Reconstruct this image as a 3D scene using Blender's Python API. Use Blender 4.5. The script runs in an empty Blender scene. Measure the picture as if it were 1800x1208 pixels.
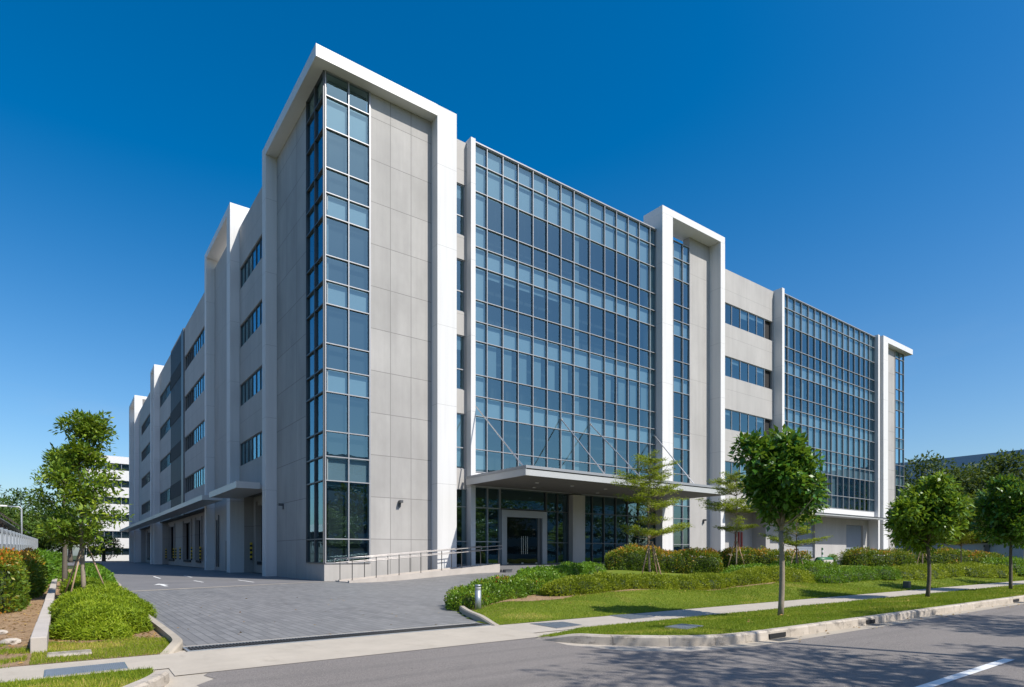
import bpy, math, random
import numpy as np
from mathutils import Vector, Matrix
random.seed(7); RNG = np.random.default_rng(11)
SC = bpy.context.scene
COL = SC.collection
R = math.radians

# ------------------------------------------------------------------ camera, sky, sun, exposure
cam = bpy.data.cameras.new('camera'); camo = bpy.data.objects.new('camera', cam); COL.objects.link(camo)
camo.location = (-10.446, -29.610, 1.322); camo.rotation_euler = (R(90), 0, R(-36.6))
cam.sensor_width = 36; cam.lens = 36*1066.5/1800; cam.shift_y = (975-604)/1800; cam.clip_end = 3000; cam.clip_start = .05
SC.camera = camo
SUN = Vector((.385, -1, 1.2)).normalized()
w = bpy.data.worlds.new('World'); SC.world = w; w.use_nodes = True
nt = w.node_tree; bg = nt.nodes['Background']
sky = nt.nodes.new('ShaderNodeTexSky'); sky.sky_type = 'NISHITA'; sky.sun_disc = False
sky.sun_elevation = math.asin(SUN.z); sky.sun_rotation = math.atan2(SUN.x, SUN.y)
sky.altitude = 0; sky.air_density = 1.0; sky.dust_density = 1.4; sky.ozone_density = 4.0
hs = nt.nodes.new('ShaderNodeHueSaturation'); hs.inputs['Saturation'].default_value = 1.55; hs.inputs['Hue'].default_value = .497; hs.inputs['Value'].default_value = 1.34
_tc = nt.nodes.new('ShaderNodeTexCoord'); _sp = nt.nodes.new('ShaderNodeSeparateXYZ'); _mr = nt.nodes.new('ShaderNodeMapRange')   # clear deep blue overhead, paler haze low down
nt.links.new(_tc.outputs['Generated'], _sp.inputs[0]); nt.links.new(_sp.outputs['Z'], _mr.inputs['Value'])
_mr.inputs['From Min'].default_value = -.02; _mr.inputs['From Max'].default_value = .62; _mr.interpolation_type = 'SMOOTHSTEP'; _mr.inputs['To Min'].default_value = 1.22; _mr.inputs['To Max'].default_value = 1.46
nt.links.new(_mr.outputs[0], hs.inputs['Saturation'])
nt.links.new(sky.outputs[0], hs.inputs['Color']); _no = nt.nodes.new('ShaderNodeTexNoise'); _mp = nt.nodes.new('ShaderNodeMapping'); _tg = nt.nodes.new('ShaderNodeTexCoord'); _cr = nt.nodes.new('ShaderNodeValToRGB'); _mx = nt.nodes.new('ShaderNodeMix')   # a breath of high thin cloud
_mp.inputs['Scale'].default_value = (1.6, 3.0, 9.0); _mp.inputs['Rotation'].default_value = (0, .18, .5); _no.inputs['Scale'].default_value = 1.3; _no.inputs['Detail'].default_value = 8; _no.inputs['Roughness'].default_value = .62
nt.links.new(_tg.outputs['Generated'], _mp.inputs[0]); nt.links.new(_mp.outputs[0], _no.inputs['Vector']); nt.links.new(_no.outputs[0], _cr.inputs[0])
_cr.color_ramp.elements[0].position = .52; _cr.color_ramp.elements[0].color = (0, 0, 0, 1); _cr.color_ramp.elements[1].position = .85; _cr.color_ramp.elements[1].color = (.22, .22, .22, 1)
_ml = nt.nodes.new('ShaderNodeMapRange'); _ml.interpolation_type = 'SMOOTHSTEP'; nt.links.new(_sp.outputs['Z'], _ml.inputs['Value']); _mm = nt.nodes.new('ShaderNodeMath'); _mm.operation = 'MULTIPLY'
_ml.inputs['From Min'].default_value = .12; _ml.inputs['From Max'].default_value = .36; _ml.inputs['To Min'].default_value = 1.0; _ml.inputs['To Max'].default_value = 0.0
nt.links.new(_cr.outputs[0], _mm.inputs[0]); nt.links.new(_ml.outputs[0], _mm.inputs[1])
_mx.data_type = 'RGBA'; nt.links.new(_mm.outputs[0], _mx.inputs[0]); nt.links.new(hs.outputs[0], _mx.inputs[6]); _mx.inputs[7].default_value = (4.2, 5.2, 6.2, 1)
nt.links.new(_mx.outputs[2], bg.inputs[0]); bg.inputs[1].default_value = .1
sl = bpy.data.lights.new('sun', 'SUN'); sl.energy = 5.0; sl.angle = R(.53); sl.color = (1, .95, .87)
so = bpy.data.objects.new('sun', sl); COL.objects.link(so); so.rotation_euler = SUN.to_track_quat('Z', 'Y').to_euler()
vs = SC.view_settings; vs.view_transform = 'Standard'; vs.look = 'None'; vs.exposure = .22; vs.gamma = 1
SC.render.film_transparent = False
cy = SC.cycles
cy.use_denoising = True; cy.caustics_reflective = False; cy.caustics_refractive = False
cy.max_bounces = 8; cy.diffuse_bounces = 3; cy.glossy_bounces = 4; cy.transparent_max_bounces = 12; cy.sample_clamp_indirect = 6

# ------------------------------------------------------------------ materials
def new_mat(name):
    m = bpy.data.materials.new(name); m.use_nodes = True
    t = m.node_tree; return m, t, t.nodes['Principled BSDF']
def N(t, k, **kw):
    n = t.nodes.new(k)
    for a, b in kw.items(): setattr(n, a, b)
    return n
def mth(t, op, a, b=None, clamp=False):
    n = N(t, 'ShaderNodeMath', operation=op, use_clamp=clamp)
    for i, v in enumerate((a, b)):
        if v is None: continue
        if isinstance(v, (int, float)): n.inputs[i].default_value = v
        else: t.links.new(v, n.inputs[i])
    return n.outputs[0]
def mix(t, f, a, b, mode='MIX'):
    n = N(t, 'ShaderNodeMix', data_type='RGBA', blend_type=mode)
    for i, v in ((0, f), (6, a), (7, b)):
        if isinstance(v, (int, float)): n.inputs[i].default_value = v
        elif isinstance(v, tuple): n.inputs[i].default_value = (*v, 1) if len(v) == 3 else v
        else: t.links.new(v, n.inputs[i])
    return n.outputs[2]
def noise(t, vec, scale, detail=4, rough=.55, out=0):
    n = N(t, 'ShaderNodeTexNoise'); n.inputs['Scale'].default_value = scale; n.inputs['Detail'].default_value = detail; n.inputs['Roughness'].default_value = rough
    if vec is not None: t.links.new(vec, n.inputs['Vector'])
    return n.outputs[out]
def ramp(t, f, stops):
    n = N(t, 'ShaderNodeValToRGB'); e = n.color_ramp.elements
    while len(e) < len(stops): e.new(.5)
    for i, (p, c) in enumerate(stops):
        e[i].position = p; e[i].color = (*c, 1) if isinstance(c, tuple) else (c, c, c, 1)
    t.links.new(f, n.inputs[0]); return n.outputs[0]
def coord(t, scale=(1, 1, 1), rot=(0, 0, 0), loc=(0, 0, 0)):
    tc = N(t, 'ShaderNodeTexCoord'); mp = N(t, 'ShaderNodeMapping')
    mp.inputs['Scale'].default_value = scale; mp.inputs['Rotation'].default_value = rot; mp.inputs['Location'].default_value = loc
    t.links.new(tc.outputs['Object'], mp.inputs[0]); return mp.outputs[0]
def bump(t, p, h, strength=.3, dist=.02):
    b = N(t, 'ShaderNodeBump'); b.inputs['Strength'].default_value = strength; b.inputs['Distance'].default_value = dist
    t.links.new(h, b.inputs['Height']); t.links.new(b.outputs[0], p.inputs['Normal'])
def plain(name, c, rough=.6, metal=0, spec=.5, var=0, scale=3):
    m, t, p = new_mat(name)
    p.inputs['Roughness'].default_value = rough; p.inputs['Metallic'].default_value = metal; p.inputs['Specular IOR Level'].default_value = spec
    p.inputs['Base Color'].default_value = (*c, 1)
    if var:
        f = noise(t, coord(t), scale, 6)
        t.links.new(mix(t, f, tuple(x*(1-var) for x in c), tuple(min(1, x*(1+var)) for x in c)), p.inputs['Base Color'])
    return m
def lines(t, axis, vals, wdt):
    """1 where the object coordinate on AXIS is within WDT of one of VALS"""
    tc = N(t, 'ShaderNodeTexCoord'); sp = N(t, 'ShaderNodeSeparateXYZ'); t.links.new(tc.outputs['Object'], sp.inputs[0])
    o = None
    for v in vals:
        l = mth(t, 'LESS_THAN', mth(t, 'ABSOLUTE', mth(t, 'SUBTRACT', sp.outputs[axis], v)), wdt)
        o = l if o is None else mth(t, 'MAXIMUM', o, l)
    return o
def concrete(name, c, joints=(), var=.12, wdt=.018, dark=.45, panel=None):
    m, t, p = new_mat(name)
    big = noise(t, coord(t, (.5, .5, .22)), 1.0, 6, .62)
    streak = noise(t, coord(t, (3.2, 3.2, .12)), 1.0, 5, .6)
    fine = noise(t, coord(t), 38, 3)
    a = mix(t, ramp(t, big, [(.3, 0.0), (.7, 1.0)]), tuple(x*(1-var) for x in c), tuple(x*(1+var) for x in c))
    a = mix(t, mth(t, 'MULTIPLY', ramp(t, streak, [(.45, 0.0), (.75, 1.0)]), .24), a, tuple(x*.62 for x in c))
    a = mix(t, mth(t, 'MULTIPLY', fine, .14), a, tuple(x*.7 for x in c))
    if panel:
        # each cast panel has its own slight tone
        sn = N(t, 'ShaderNodeVectorMath', operation='SNAP'); t.links.new(coord(t, (1, 1, 1), loc=panel[1]), sn.inputs[0]); sn.inputs[1].default_value = panel[0]
        wn = N(t, 'ShaderNodeTexWhiteNoise', noise_dimensions='3D'); t.links.new(sn.outputs[0], wn.inputs['Vector'])
        a = mix(t, mth(t, 'MULTIPLY', wn.outputs['Value'], .22), a, tuple(x*.55 for x in c))
    o = None
    for ax, vals in joints:
        l = lines(t, ax, vals, wdt); o = l if o is None else mth(t, 'MAXIMUM', o, l)
    if o is not None: a = mix(t, mth(t, 'MULTIPLY', o, .8), a, tuple(x*dark for x in c))
    t.links.new(a, p.inputs['Base Color']); p.inputs['Roughness'].default_value = .75; p.inputs['Specular IOR Level'].default_value = .35
    h = fine if o is None else mth(t, 'SUBTRACT', mth(t, 'MULTIPLY', fine, .25), o)
    bump(t, p, h, .25, .01)
    return m
ZJ = [24.03-2.19*i for i in range(11)]
CONC = (.395, .38, .362)
M = {}
M['tower_concrete'] = concrete('tower_concrete', CONC, ((2, ZJ), (0, [3.53, 4.74]), (1, [4.5, 6.4])), .17, panel=((1.22, 1.9, 2.19), (-1.09, -.7, -2.13)))
M['bay_concrete'] = concrete('bay_concrete', (.405, .39, .372), ((2, [23.45, 19.55, 15.15, 10.85]),), .1, .014, .6)
M['plain_concrete'] = concrete('plain_concrete', (.42, .40, .375), (), .12)
M['dock_concrete'] = concrete('dock_concrete', (.36, .34, .32), ((2, [3.4]),), .12)
M['white_paint'] = concrete('white_paint', (.665, .657, .645), ((2, [22.65, 18.25, 13.9, 9.55, 5.2]),), .025, .012, .6)
M['white_plain'] = plain('white_plain', (.66, .652, .64), .5, var=.03)
M['alu'] = plain('aluminium', (.33, .335, .345), .45, .3, var=.05)
M['canopy_metal'] = plain('canopy_metal', (.50, .50, .49), .45, .25, var=.06, scale=2)
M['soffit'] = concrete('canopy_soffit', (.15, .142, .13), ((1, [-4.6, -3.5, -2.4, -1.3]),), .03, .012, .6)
M['dark_alu'] = plain('dark_alu', (.10, .105, .11), .45, .3)
M['louvre'] = plain('dark_louvre', (.06, .07, .08), .5, .2)
M['black'] = plain('black_void', (.012, .012, .013), .8)
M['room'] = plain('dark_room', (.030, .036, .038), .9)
M['spandrel'] = plain('spandrel_panel', (.33, .38, .385), .6, var=.08, scale=.8)
M['blind'] = plain('roller_blind', (.35, .40, .405), .8, var=.08, scale=1.2)
M['sheer'] = plain('sheer_blind', (.22, .26, .26), .85, var=.1, scale=1.2)
M['steel'] = plain('brushed_steel', (.62, .60, .58), .3, .9)
M['rail_steel'] = plain('rail_steel', (.36, .34, .33), .36, .85)
M['post_steel'] = plain('post_steel', (.13, .125, .12), .4, .7)
M['galv'] = plain('galvanised_steel', (.36, .39, .42), .45, .6, var=.15, scale=14)
M['shutter'] = concrete('roller_shutter', (.24, .27, .31), (), .05)
M['fence_paint'] = concrete('fence_paint', (.40, .43, .47), (), .06)
M['wood_stake'] = plain('stake_wood', (.36, .25, .16), .8, var=.25, scale=9)
M['roof_metal'] = plain('roof_metal', (.33, .38, .44), .5, .2, var=.08)
M['yellow'] = plain('yellow_paint', (.75, .52, .03), .5)
M['orange'] = plain('orange_paint', (.55, .16, .03), .5)
M['green_paint'] = plain('green_paint', (.02, .12, .04), .45)
M['red'] = plain('red_paint', (.35, .06, .05), .5)
M['white_road'] = plain('road_paint', (.72, .72, .70), .7, var=.12, scale=8)

def glass_mat(name, tint, refl, r0=.1, rough=0.0):
    m, t, p = new_mat(name); t.nodes.remove(p)
    out = t.nodes['Material Output']
    tr = N(t, 'ShaderNodeBsdfTransparent'); tr.inputs[0].default_value = (*tint, 1)
    gl = N(t, 'ShaderNodeBsdfGlossy'); gl.inputs[0].default_value = (*refl, 1); gl.inputs['Roughness'].default_value = rough
    lw = N(t, 'ShaderNodeLayerWeight'); lw.inputs['Blend'].default_value = .5
    fr = mth(t, 'ADD', mth(t, 'MULTIPLY', mth(t, 'POWER', lw.outputs['Facing'], 4.0), 1-r0), r0)   # Schlick, the same from both sides
    mx = N(t, 'ShaderNodeMixShader')
    b = N(t, 'ShaderNodeBump'); b.inputs['Strength'].default_value = .16; b.inputs['Distance'].default_value = .012
    t.links.new(noise(t, coord(t), .75, 2, .5), b.inputs['Height']); t.links.new(b.outputs[0], gl.inputs['Normal'])
    t.links.new(fr, mx.inputs[0]); t.links.new(tr.outputs[0], mx.inputs[1]); t.links.new(gl.outputs[0], mx.inputs[2])
    t.links.new(mx.outputs[0], out.inputs['Surface'])
    return m
M['glass'] = glass_mat('tinted_glass', (.57, .69, .75), (.54, .88, .99), .19)
M['clear_glass'] = glass_mat('door_glass', (.55, .62, .62), (.9, .95, 1), .07)

def leaf_mat(name, stops, trans=.35, rough=.5, spec=.3):
    m, t, p = new_mat(name)
    at = N(t, 'ShaderNodeAttribute', attribute_name='tone')
    c = ramp(t, at.outputs['Fac'], stops)
    t.links.new(c, p.inputs['Base Color']); p.inputs['Roughness'].default_value = rough; p.inputs['Specular IOR Level'].default_value = spec
    tl = N(t, 'ShaderNodeBsdfTranslucent'); t.links.new(mix(t, .5, c, (.35, .45, .03), 'MIX'), tl.inputs[0])
    mx = N(t, 'ShaderNodeMixShader'); mx.inputs[0].default_value = trans
    t.links.new(p.outputs[0], mx.inputs[1]); t.links.new(tl.outputs[0], mx.inputs[2]); t.links.new(mx.outputs[0], t.nodes['Material Output'].inputs['Surface'])
    return m
M['leaf_street'] = leaf_mat('street_leaf', [(0, (0.031, 0.098, 0.014)), (.5, (0.063, 0.182, 0.020)), (1, (0.168, 0.336, 0.028))], .25, .36, .55)
M['leaf_street_light'] = leaf_mat('street_leaf_light', [(0, (0.054, 0.128, 0.014)), (.5, (0.135, 0.250, 0.020)), (1, (0.270, 0.392, 0.034))], .3, .4, .45)
M['leaf_tier'] = leaf_mat('tier_leaf', [(0, (0.132, 0.187, 0.013)), (.5, (0.253, 0.308, 0.024)), (1, (0.407, 0.429, 0.055))], .35, .5)
M['leaf_left'] = leaf_mat('tall_tree_leaf', [(0, (0.050, 0.112, 0.013)), (.5, (0.138, 0.231, 0.019)), (1, (0.300, 0.375, 0.031))], .3, .5, .3)
M['leaf_wood'] = leaf_mat('far_leaf', [(0, (.03, .07, .014)), (.5, (.065, .125, .018)), (1, (.14, .19, .03))], .2, .6)
M['leaf_rain'] = leaf_mat('rain_leaf', [(0, (.020, .045, .014)), (.5, (.040, .078, .018)), (1, (.10, .14, .03))], .2, .6)
M['leaf_redtip'] = leaf_mat('red_tip_leaf', [(0, (0.054, 0.114, 0.012)), (.45, (0.144, 0.216, 0.017)), (.62, (0.300, 0.276, 0.024)), (.80, (0.552, 0.240, 0.030)), (1, (0.620, 0.156, 0.024))], .28, .42)
M['leaf_ixora'] = leaf_mat('ixora_leaf', [(0, (0.060, 0.144, 0.012)), (.5, (0.144, 0.258, 0.019)), (.84, (0.288, 0.360, 0.030)), (.91, (0.504, 0.096, 0.024)), (1, (0.540, 0.072, 0.024))], .28, .40)
M['leaf_green'] = leaf_mat('hedge_leaf', [(0, (0.062, 0.150, 0.013)), (.5, (0.138, 0.275, 0.018)), (1, (0.275, 0.413, 0.025))], .3, .45)
M['leaf_lime'] = leaf_mat('lime_leaf', [(0, (0.138, 0.184, 0.011)), (.5, (0.287, 0.333, 0.018)), (1, (0.460, 0.483, 0.034))], .35, .5)
M['leaf_juniper'] = leaf_mat('juniper_leaf', [(0, (0.099, 0.165, 0.009)), (.5, (0.242, 0.341, 0.013)), (1, (0.440, 0.495, 0.033))], .35, .55)
M['twig'] = plain('twig_core', (.030, .050, .012), .9, var=.4, scale=20)
M['bark_pale'] = plain('bark_pale', (.27, .22, .17), .85, var=.35, scale=18)
M['bark_dark'] = plain('bark_dark', (.11, .09, .07), .85, var=.4, scale=18)
M['grass_blade'] = leaf_mat('grass_blade', [(0, (0.112, 0.179, 0.011)), (.55, (0.224, 0.291, 0.017)), (.80, (0.358, 0.381, 0.034)), (1, (0.560, 0.426, 0.134))], .3, .6, .25)

def ground_mat(name, base, dark, extra=None, sc=1.0, b=.3):
    m, t, p = new_mat(name)
    n1 = noise(t, coord(t), 1.2*sc, 6, .6); n2 = noise(t, coord(t), 60*sc, 4, .7)
    c = mix(t, ramp(t, n1, [(.35, 0.0), (.7, 1.0)]), dark, base)
    c = mix(t, mth(t, 'MULTIPLY', n2, .45), c, tuple(x*.45 for x in base))
    if extra: c = mix(t, ramp(t, noise(t, coord(t, loc=(7, 3, 1)), .9*sc, 5, .7), [(.55, 0.0), (.68, 1.0)]), c, extra)
    t.links.new(c, p.inputs['Base Color']); p.inputs['Roughness'].default_value = .9; p.inputs['Specular IOR Level'].default_value = .2
    bump(t, p, n2, b, .02); return m
M['lawn'] = ground_mat('lawn', (.17, .215, .018), (.115, .165, .014), (.23, .21, .045))
M['soil'] = ground_mat('soil', (.50, .34, .20), (.33, .21, .12), (.22, .16, .09), 3, .9)
M['far_ground'] = ground_mat('far_ground', (.07, .085, .035), (.05, .07, .025), None, .05)
def asphalt():
    m, t, p = new_mat('asphalt')
    f = noise(t, coord(t), 70, 5, .85); g = noise(t, coord(t, (.35, 1.3, 1)), .8, 7, .65); s = noise(t, coord(t, (.5, 2.2, 1), loc=(3, 1, 0)), 1.7, 5, .7)
    k = noise(t, coord(t, loc=(5, 2, 0)), 9, 3, .6); tr = noise(t, coord(t, (.06, 2.4, 1)), 1.0, 4, .6)
    c = mix(t, ramp(t, f, [(.36, 0.0), (.64, 1.0)]), (.078, .070, .065), (.298, .268, .246))
    c = mix(t, mth(t, 'MULTIPLY', ramp(t, g, [(.35, 0.0), (.7, 1.0)]), .45), c, (.252, .228, .210))
    c = mix(t, mth(t, 'MULTIPLY', ramp(t, tr, [(.50, 0.0), (.68, 1.0)]), .30), c, (.10, .095, .09))
    c = mix(t, mth(t, 'MULTIPLY', ramp(t, s, [(.64, 0.0), (.72, 1.0)]), .55), c, (.06, .056, .054))
    c = mix(t, mth(t, 'MULTIPLY', ramp(t, k, [(.70, 0.0), (.74, 1.0)]), .6), c, (.04, .038, .036))
    t.links.new(c, p.inputs['Base Color']); p.inputs['Roughness'].default_value = .82; p.inputs['Specular IOR Level'].default_value = .3
    bump(t, p, f, .6, .01); return m
M['asphalt'] = asphalt()
def pale(name, c, stain=.3, joints=None):
    m, t, p = new_mat(name)
    a = noise(t, coord(t, (1, 1, 1)), 1.6, 7, .65); f = noise(t, coord(t), 70, 4, .7); s = noise(t, coord(t, (2.2, .8, 1)), 1.3, 6, .7)
    k = mix(t, ramp(t, a, [(.3, 0.0), (.7, 1.0)]), tuple(x*.82 for x in c), c)
    k = mix(t, mth(t, 'MULTIPLY', f, .25), k, tuple(x*.7 for x in c))
    k = mix(t, mth(t, 'MULTIPLY', ramp(t, s, [(.55, 0.0), (.72, 1.0)]), stain), k, (c[0]*.45, c[1]*.42, c[2]*.38))
    if joints:
        k = mix(t, mth(t, 'MULTIPLY', lines(t, *joints), .6), k, tuple(x*.45 for x in c))
    t.links.new(k, p.inputs['Base Color']); p.inputs['Roughness'].default_value = .85; p.inputs['Specular IOR Level'].default_value = .25
    bump(t, p, f, .3, .008); return m
M['walk'] = pale('pavement_concrete', (.47, .42, .355), .25, (0, [2.5*i-8 for i in range(24)], .008))
M['apron'] = pale('apron_concrete', (.49, .435, .36), .3)
M['gutter'] = pale('gutter_concrete', (.44, .385, .31), .45)
M['ramp_concrete'] = pale('ramp_concrete', (.52, .47, .42), .2)
def kerb_mat():
    m, t, p = new_mat('kerb_concrete')
    a = noise(t, coord(t, (1, 1, 1)), 3, 6, .7); s = noise(t, coord(t, (1.1, 1.1, 2.4)), 2.6, 6, .75); f = noise(t, coord(t), 80, 4)
    k = mix(t, ramp(t, a, [(.3, 0.0), (.7, 1.0)]), (.36, .31, .25), (.53, .47, .40))
    k = mix(t, mth(t, 'MULTIPLY', ramp(t, s, [(.535, 0.0), (.62, 1.0)]), .7), k, (.13, .115, .10))
    k = mix(t, mth(t, 'MULTIPLY', f, .2), k, (.3, .27, .23))
    k = mix(t, mth(t, 'MULTIPLY', lines(t, 0, [-4+.6*i for i in range(60)], .007), .6), k, (.15, .13, .11))
    t.links.new(k, p.inputs['Base Color']); p.inputs['Roughness'].default_value = .85; bump(t, p, f, .35, .01); return m
M['kerb'] = kerb_mat()
def paver():
    m, t, p = new_mat('paver')
    br = N(t, 'ShaderNodeTexBrick'); t.links.new(coord(t, rot=(0, 0, R(90))), br.inputs['Vector'])
    br.inputs['Scale'].default_value = 1; br.inputs['Brick Width'].default_value = .46; br.inputs['Row Height'].default_value = .15
    br.inputs['Mortar Size'].default_value = .011; br.inputs['Mortar Smooth'].default_value = .3; br.inputs['Bias'].default_value = 0; br.offset = .37
    br.inputs['Color1'].default_value = (.160, .156, .152, 1); br.inputs['Color2'].default_value = (.240, .234, .228, 1); br.inputs['Mortar'].default_value = (.085, .084, .083, 1)
    g = noise(t, coord(t, (.5, .5, 1)), 1.0, 6, .65); f = noise(t, coord(t), 45, 4)
    c = mix(t, mth(t, 'MULTIPLY', ramp(t, g, [(.35, 0.0), (.68, 1.0)]), .55), br.outputs['Color'], (.225, .22, .215))
    c = mix(t, mth(t, 'MULTIPLY', f, .25), c, (.11, .11, .115))
    tr = noise(t, coord(t, (1.6, .10, 1), rot=(0, 0, R(12))), 1.0, 4, .6); c = mix(t, mth(t, 'MULTIPLY', ramp(t, tr, [(.52, 0.0), (.68, 1.0)]), .32), c, (.10, .10, .105))
    t.links.new(c, p.inputs['Base Color']); p.inputs['Roughness'].default_value = .6; p.inputs['Specular IOR Level'].default_value = .45
    bump(t, p, mth(t, 'SUBTRACT', mth(t, 'MULTIPLY', f, .4), br.outputs['Fac']), .4, .01); return m
M['paver'] = paver()
def yard():
    m, t, p = new_mat('yard_paving')
    g = noise(t, coord(t, (.4, .4, 1)), 1.0, 6, .6); f = noise(t, coord(t), 60, 4)
    c = mix(t, ramp(t, g, [(.3, 0.0), (.7, 1.0)]), (.15, .145, .148), (.205, .197, .195)); c = mix(t, mth(t, 'MULTIPLY', f, .3), c, (.09, .09, .09))
    t.links.new(c, p.inputs['Base Color']); p.inputs['Roughness'].default_value = .75; bump(t, p, f, .3, .01); return m
M['yard'] = yard()

# ------------------------------------------------------------------ object helpers
def setp(o, label=None, cat=None, group=None, kind=None):
    if label: o['label'] = label
    if cat: o['category'] = cat
    if group: o['group'] = group
    if kind: o['kind'] = kind
    return o
def empty(name, loc, label, cat, group=None):
    o = bpy.data.objects.new(name, None); COL.objects.link(o); o.location = loc; o.empty_display_size = .3
    return setp(o, label, cat, group)
class MB:
    def __init__(s): s.v = []; s.f = []; s.m = []; s.n = 0
    def add(s, vs_, fs_, mi=0):
        b = s.n; s.v.extend(tuple(map(float, q)) for q in vs_); s.n += len(vs_)
        for f in fs_: s.f.append(tuple(b+i for i in f)); s.m.append(mi)
        return s
    def box(s, x0, x1, y0, y1, z0, z1, mi=0):
        if x0 > x1: x0, x1 = x1, x0
        if y0 > y1: y0, y1 = y1, y0
        return s.add([(x0, y0, z0), (x1, y0, z0), (x1, y1, z0), (x0, y1, z0), (x0, y0, z1), (x1, y0, z1), (x1, y1, z1), (x0, y1, z1)],
                     [(0, 3, 2, 1), (4, 5, 6, 7), (0, 1, 5, 4), (1, 2, 6, 5), (2, 3, 7, 6), (3, 0, 4, 7)], mi)
    def prism(s, poly, z0, z1, mi=0):
        n = len(poly)
        return s.add([(x, y, z0) for x, y in poly]+[(x, y, z1) for x, y in poly],
                     [tuple(range(n-1, -1, -1)), tuple(range(n, 2*n))]+[(i, (i+1) % n, n+(i+1) % n, n+i) for i in range(n)], mi)
    def tube(s, pts, rad, seg=8, mi=0, cap=True):
        pts = [Vector(p) for p in pts]; n = len(pts)
        if not hasattr(rad, '__len__'): rad = [rad]*n
        vs_, fs_ = [], []; ref = None
        for i, p in enumerate(pts):
            d = (pts[min(i+1, n-1)]-pts[max(i-1, 0)]).normalized()
            if ref is None: ref = Vector((0, 0, 1)) if abs(d.z) < .9 else Vector((1, 0, 0))
            a = d.cross(ref).normalized(); b = d.cross(a).normalized(); ref = -b if False else ref
            for k in range(seg):
                q = 2*math.pi*k/seg; vs_.append(p+(a*math.cos(q)+b*math.sin(q))*rad[i])
        for i in range(n-1):
            for k in range(seg):
                k2 = (k+1) % seg; fs_.append((i*seg+k, i*seg+k2, (i+1)*seg+k2, (i+1)*seg+k))
        if cap: fs_ += [tuple(range(seg-1, -1, -1)), tuple((n-1)*seg+k for k in range(seg))]
        return s.add(vs_, fs_, mi)
    def build(s, name, mats, parent=None, bevel=0, smooth=False):
        me = bpy.data.meshes.new(name); off = Vector((0, 0, 0))
        if parent is not None: off = parent_origin(parent)
        me.from_pydata([(x-off.x, y-off.y, z-off.z) for x, y, z in s.v], [], s.f)
        mats = mats if isinstance(mats, (list, tuple)) else [mats]
        for k in mats: me.materials.append(M[k] if isinstance(k, str) else k)
        me.polygons.foreach_set('material_index', s.m)
        if smooth: me.polygons.foreach_set('use_smooth', [True]*len(s.f))
        me.update()
        o = bpy.data.objects.new(name, me); COL.objects.link(o)
        if parent is not None: o.parent = parent
        if bevel:
            b = o.modifiers.new('bevel', 'BEVEL'); b.width = bevel; b.segments = 2; b.limit_method = 'ANGLE'
        return o
def parent_origin(o):
    v = Vector(o.location)
    while o.parent: o = o.parent; v += Vector(o.location)
    return v

# facade sides: 'r' = sunlit front (u = X, depth = +Y), 'l' = shaded side (u = Y, depth = +X)
def fbox(mb, side, pl, u0, u1, d0, d1, z0, z1, mi=0):
    if side == 'r': mb.box(u0, u1, pl+d0, pl+d1, z0, z1, mi)
    else: mb.box(pl+d0, pl+d1, u0, u1, z0, z1, mi)
def fpt(side, pl, u, d, z): return (u, pl+d, z) if side == 'r' else (pl+d, u, z)

# ------------------------------------------------------------------ terrain
def ss(a, b, x):
    t = np.clip((np.asarray(x, float)-a)/(b-a), 0, 1); return t*t*(3-2*t)
def TZ(x, y): return .34*ss(1, 8.5, x)*ss(-16, -3, y)
ISL = [(-4.05, -20.42), (-3.70, -19.1), (-3.05, -17.6), (-2.3, -16.4), (-1.3, -15.3), (1, -13.6), (5, -10.5), (9, -8.4), (14, -7.6), (30, -7.6), (36, -8.6), (75, -9)]
def seg_dist(x, y, pts):
    x = np.asarray(x, float); y = np.asarray(y, float); d = np.full(x.shape, 1e9)
    for (ax, ay), (bx, by) in zip(pts[:-1], pts[1:]):
        dx, dy = bx-ax, by-ay; t = np.clip(((x-ax)*dx+(y-ay)*dy)/(dx*dx+dy*dy), 0, 1)
        d = np.minimum(d, np.hypot(x-ax-t*dx, y-ay-t*dy))
    return d
def inside(x, y, poly):
    x = np.asarray(x, float); y = np.asarray(y, float); r = np.zeros(x.shape, bool); n = len(poly)
    for i in range(n):
        x1, y1 = poly[i]; x2, y2 = poly[(i+1) % n]
        c = ((y1 > y) != (y2 > y)) & (x < (x2-x1)*(y-y1)/((y2-y1) if y2 != y1 else 1e-9)+x1); r ^= c
    return r
ISLP = ISL+[(75, -20.42)]
def MZ(x, y):
    dw = np.asarray(y, float)+20.42; dk = seg_dist(x, y, ISL)
    return TZ(x, y)+.016+.18*ss(0, 2.3, dw)*ss(0, 1.3, dk)+(.06+.07*np.sin(np.asarray(x)*.85-.6))*ss(.3, 2.4, dw)*ss(.2, 1.5, dk)+.12*ss(3, 8, dw)*ss(.2, 1.5, dk)
def grid_mesh(name, xs, ys, zf, mat, mask=None, kind='structure'):
    X, Y = np.meshgrid(xs, ys); Z = zf(X, Y); nx = len(xs)
    v = np.stack([X.ravel(), Y.ravel(), Z.ravel()], 1)
    fs_ = []
    for j in range(len(ys)-1):
        for i in range(nx-1):
            if mask is not None and not mask((xs[i]+xs[i+1])/2, (ys[j]+ys[j+1])/2): continue
            a = j*nx+i; fs_.append((a, a+1, a+nx+1, a+nx))
    me = bpy.data.meshes.new(name); me.from_pydata(v.tolist(), [], fs_); me.materials.append(M[mat]); me.polygons.foreach_set('use_smooth', [True]*len(fs_)); me.update()
    o = bpy.data.objects.new(name, me); COL.objects.link(o); o['kind'] = kind; return o
def sheet(name, poly, z, mat, kind='structure'):
    o = MB().add([(x, y, z) for x, y in poly], [tuple(range(len(poly)))]).build(name, mat); o['kind'] = kind; return o

sheet('ground', [(-900, -900), (900, -900), (900, 900), (-900, 900)], -.06, 'far_ground')
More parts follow.
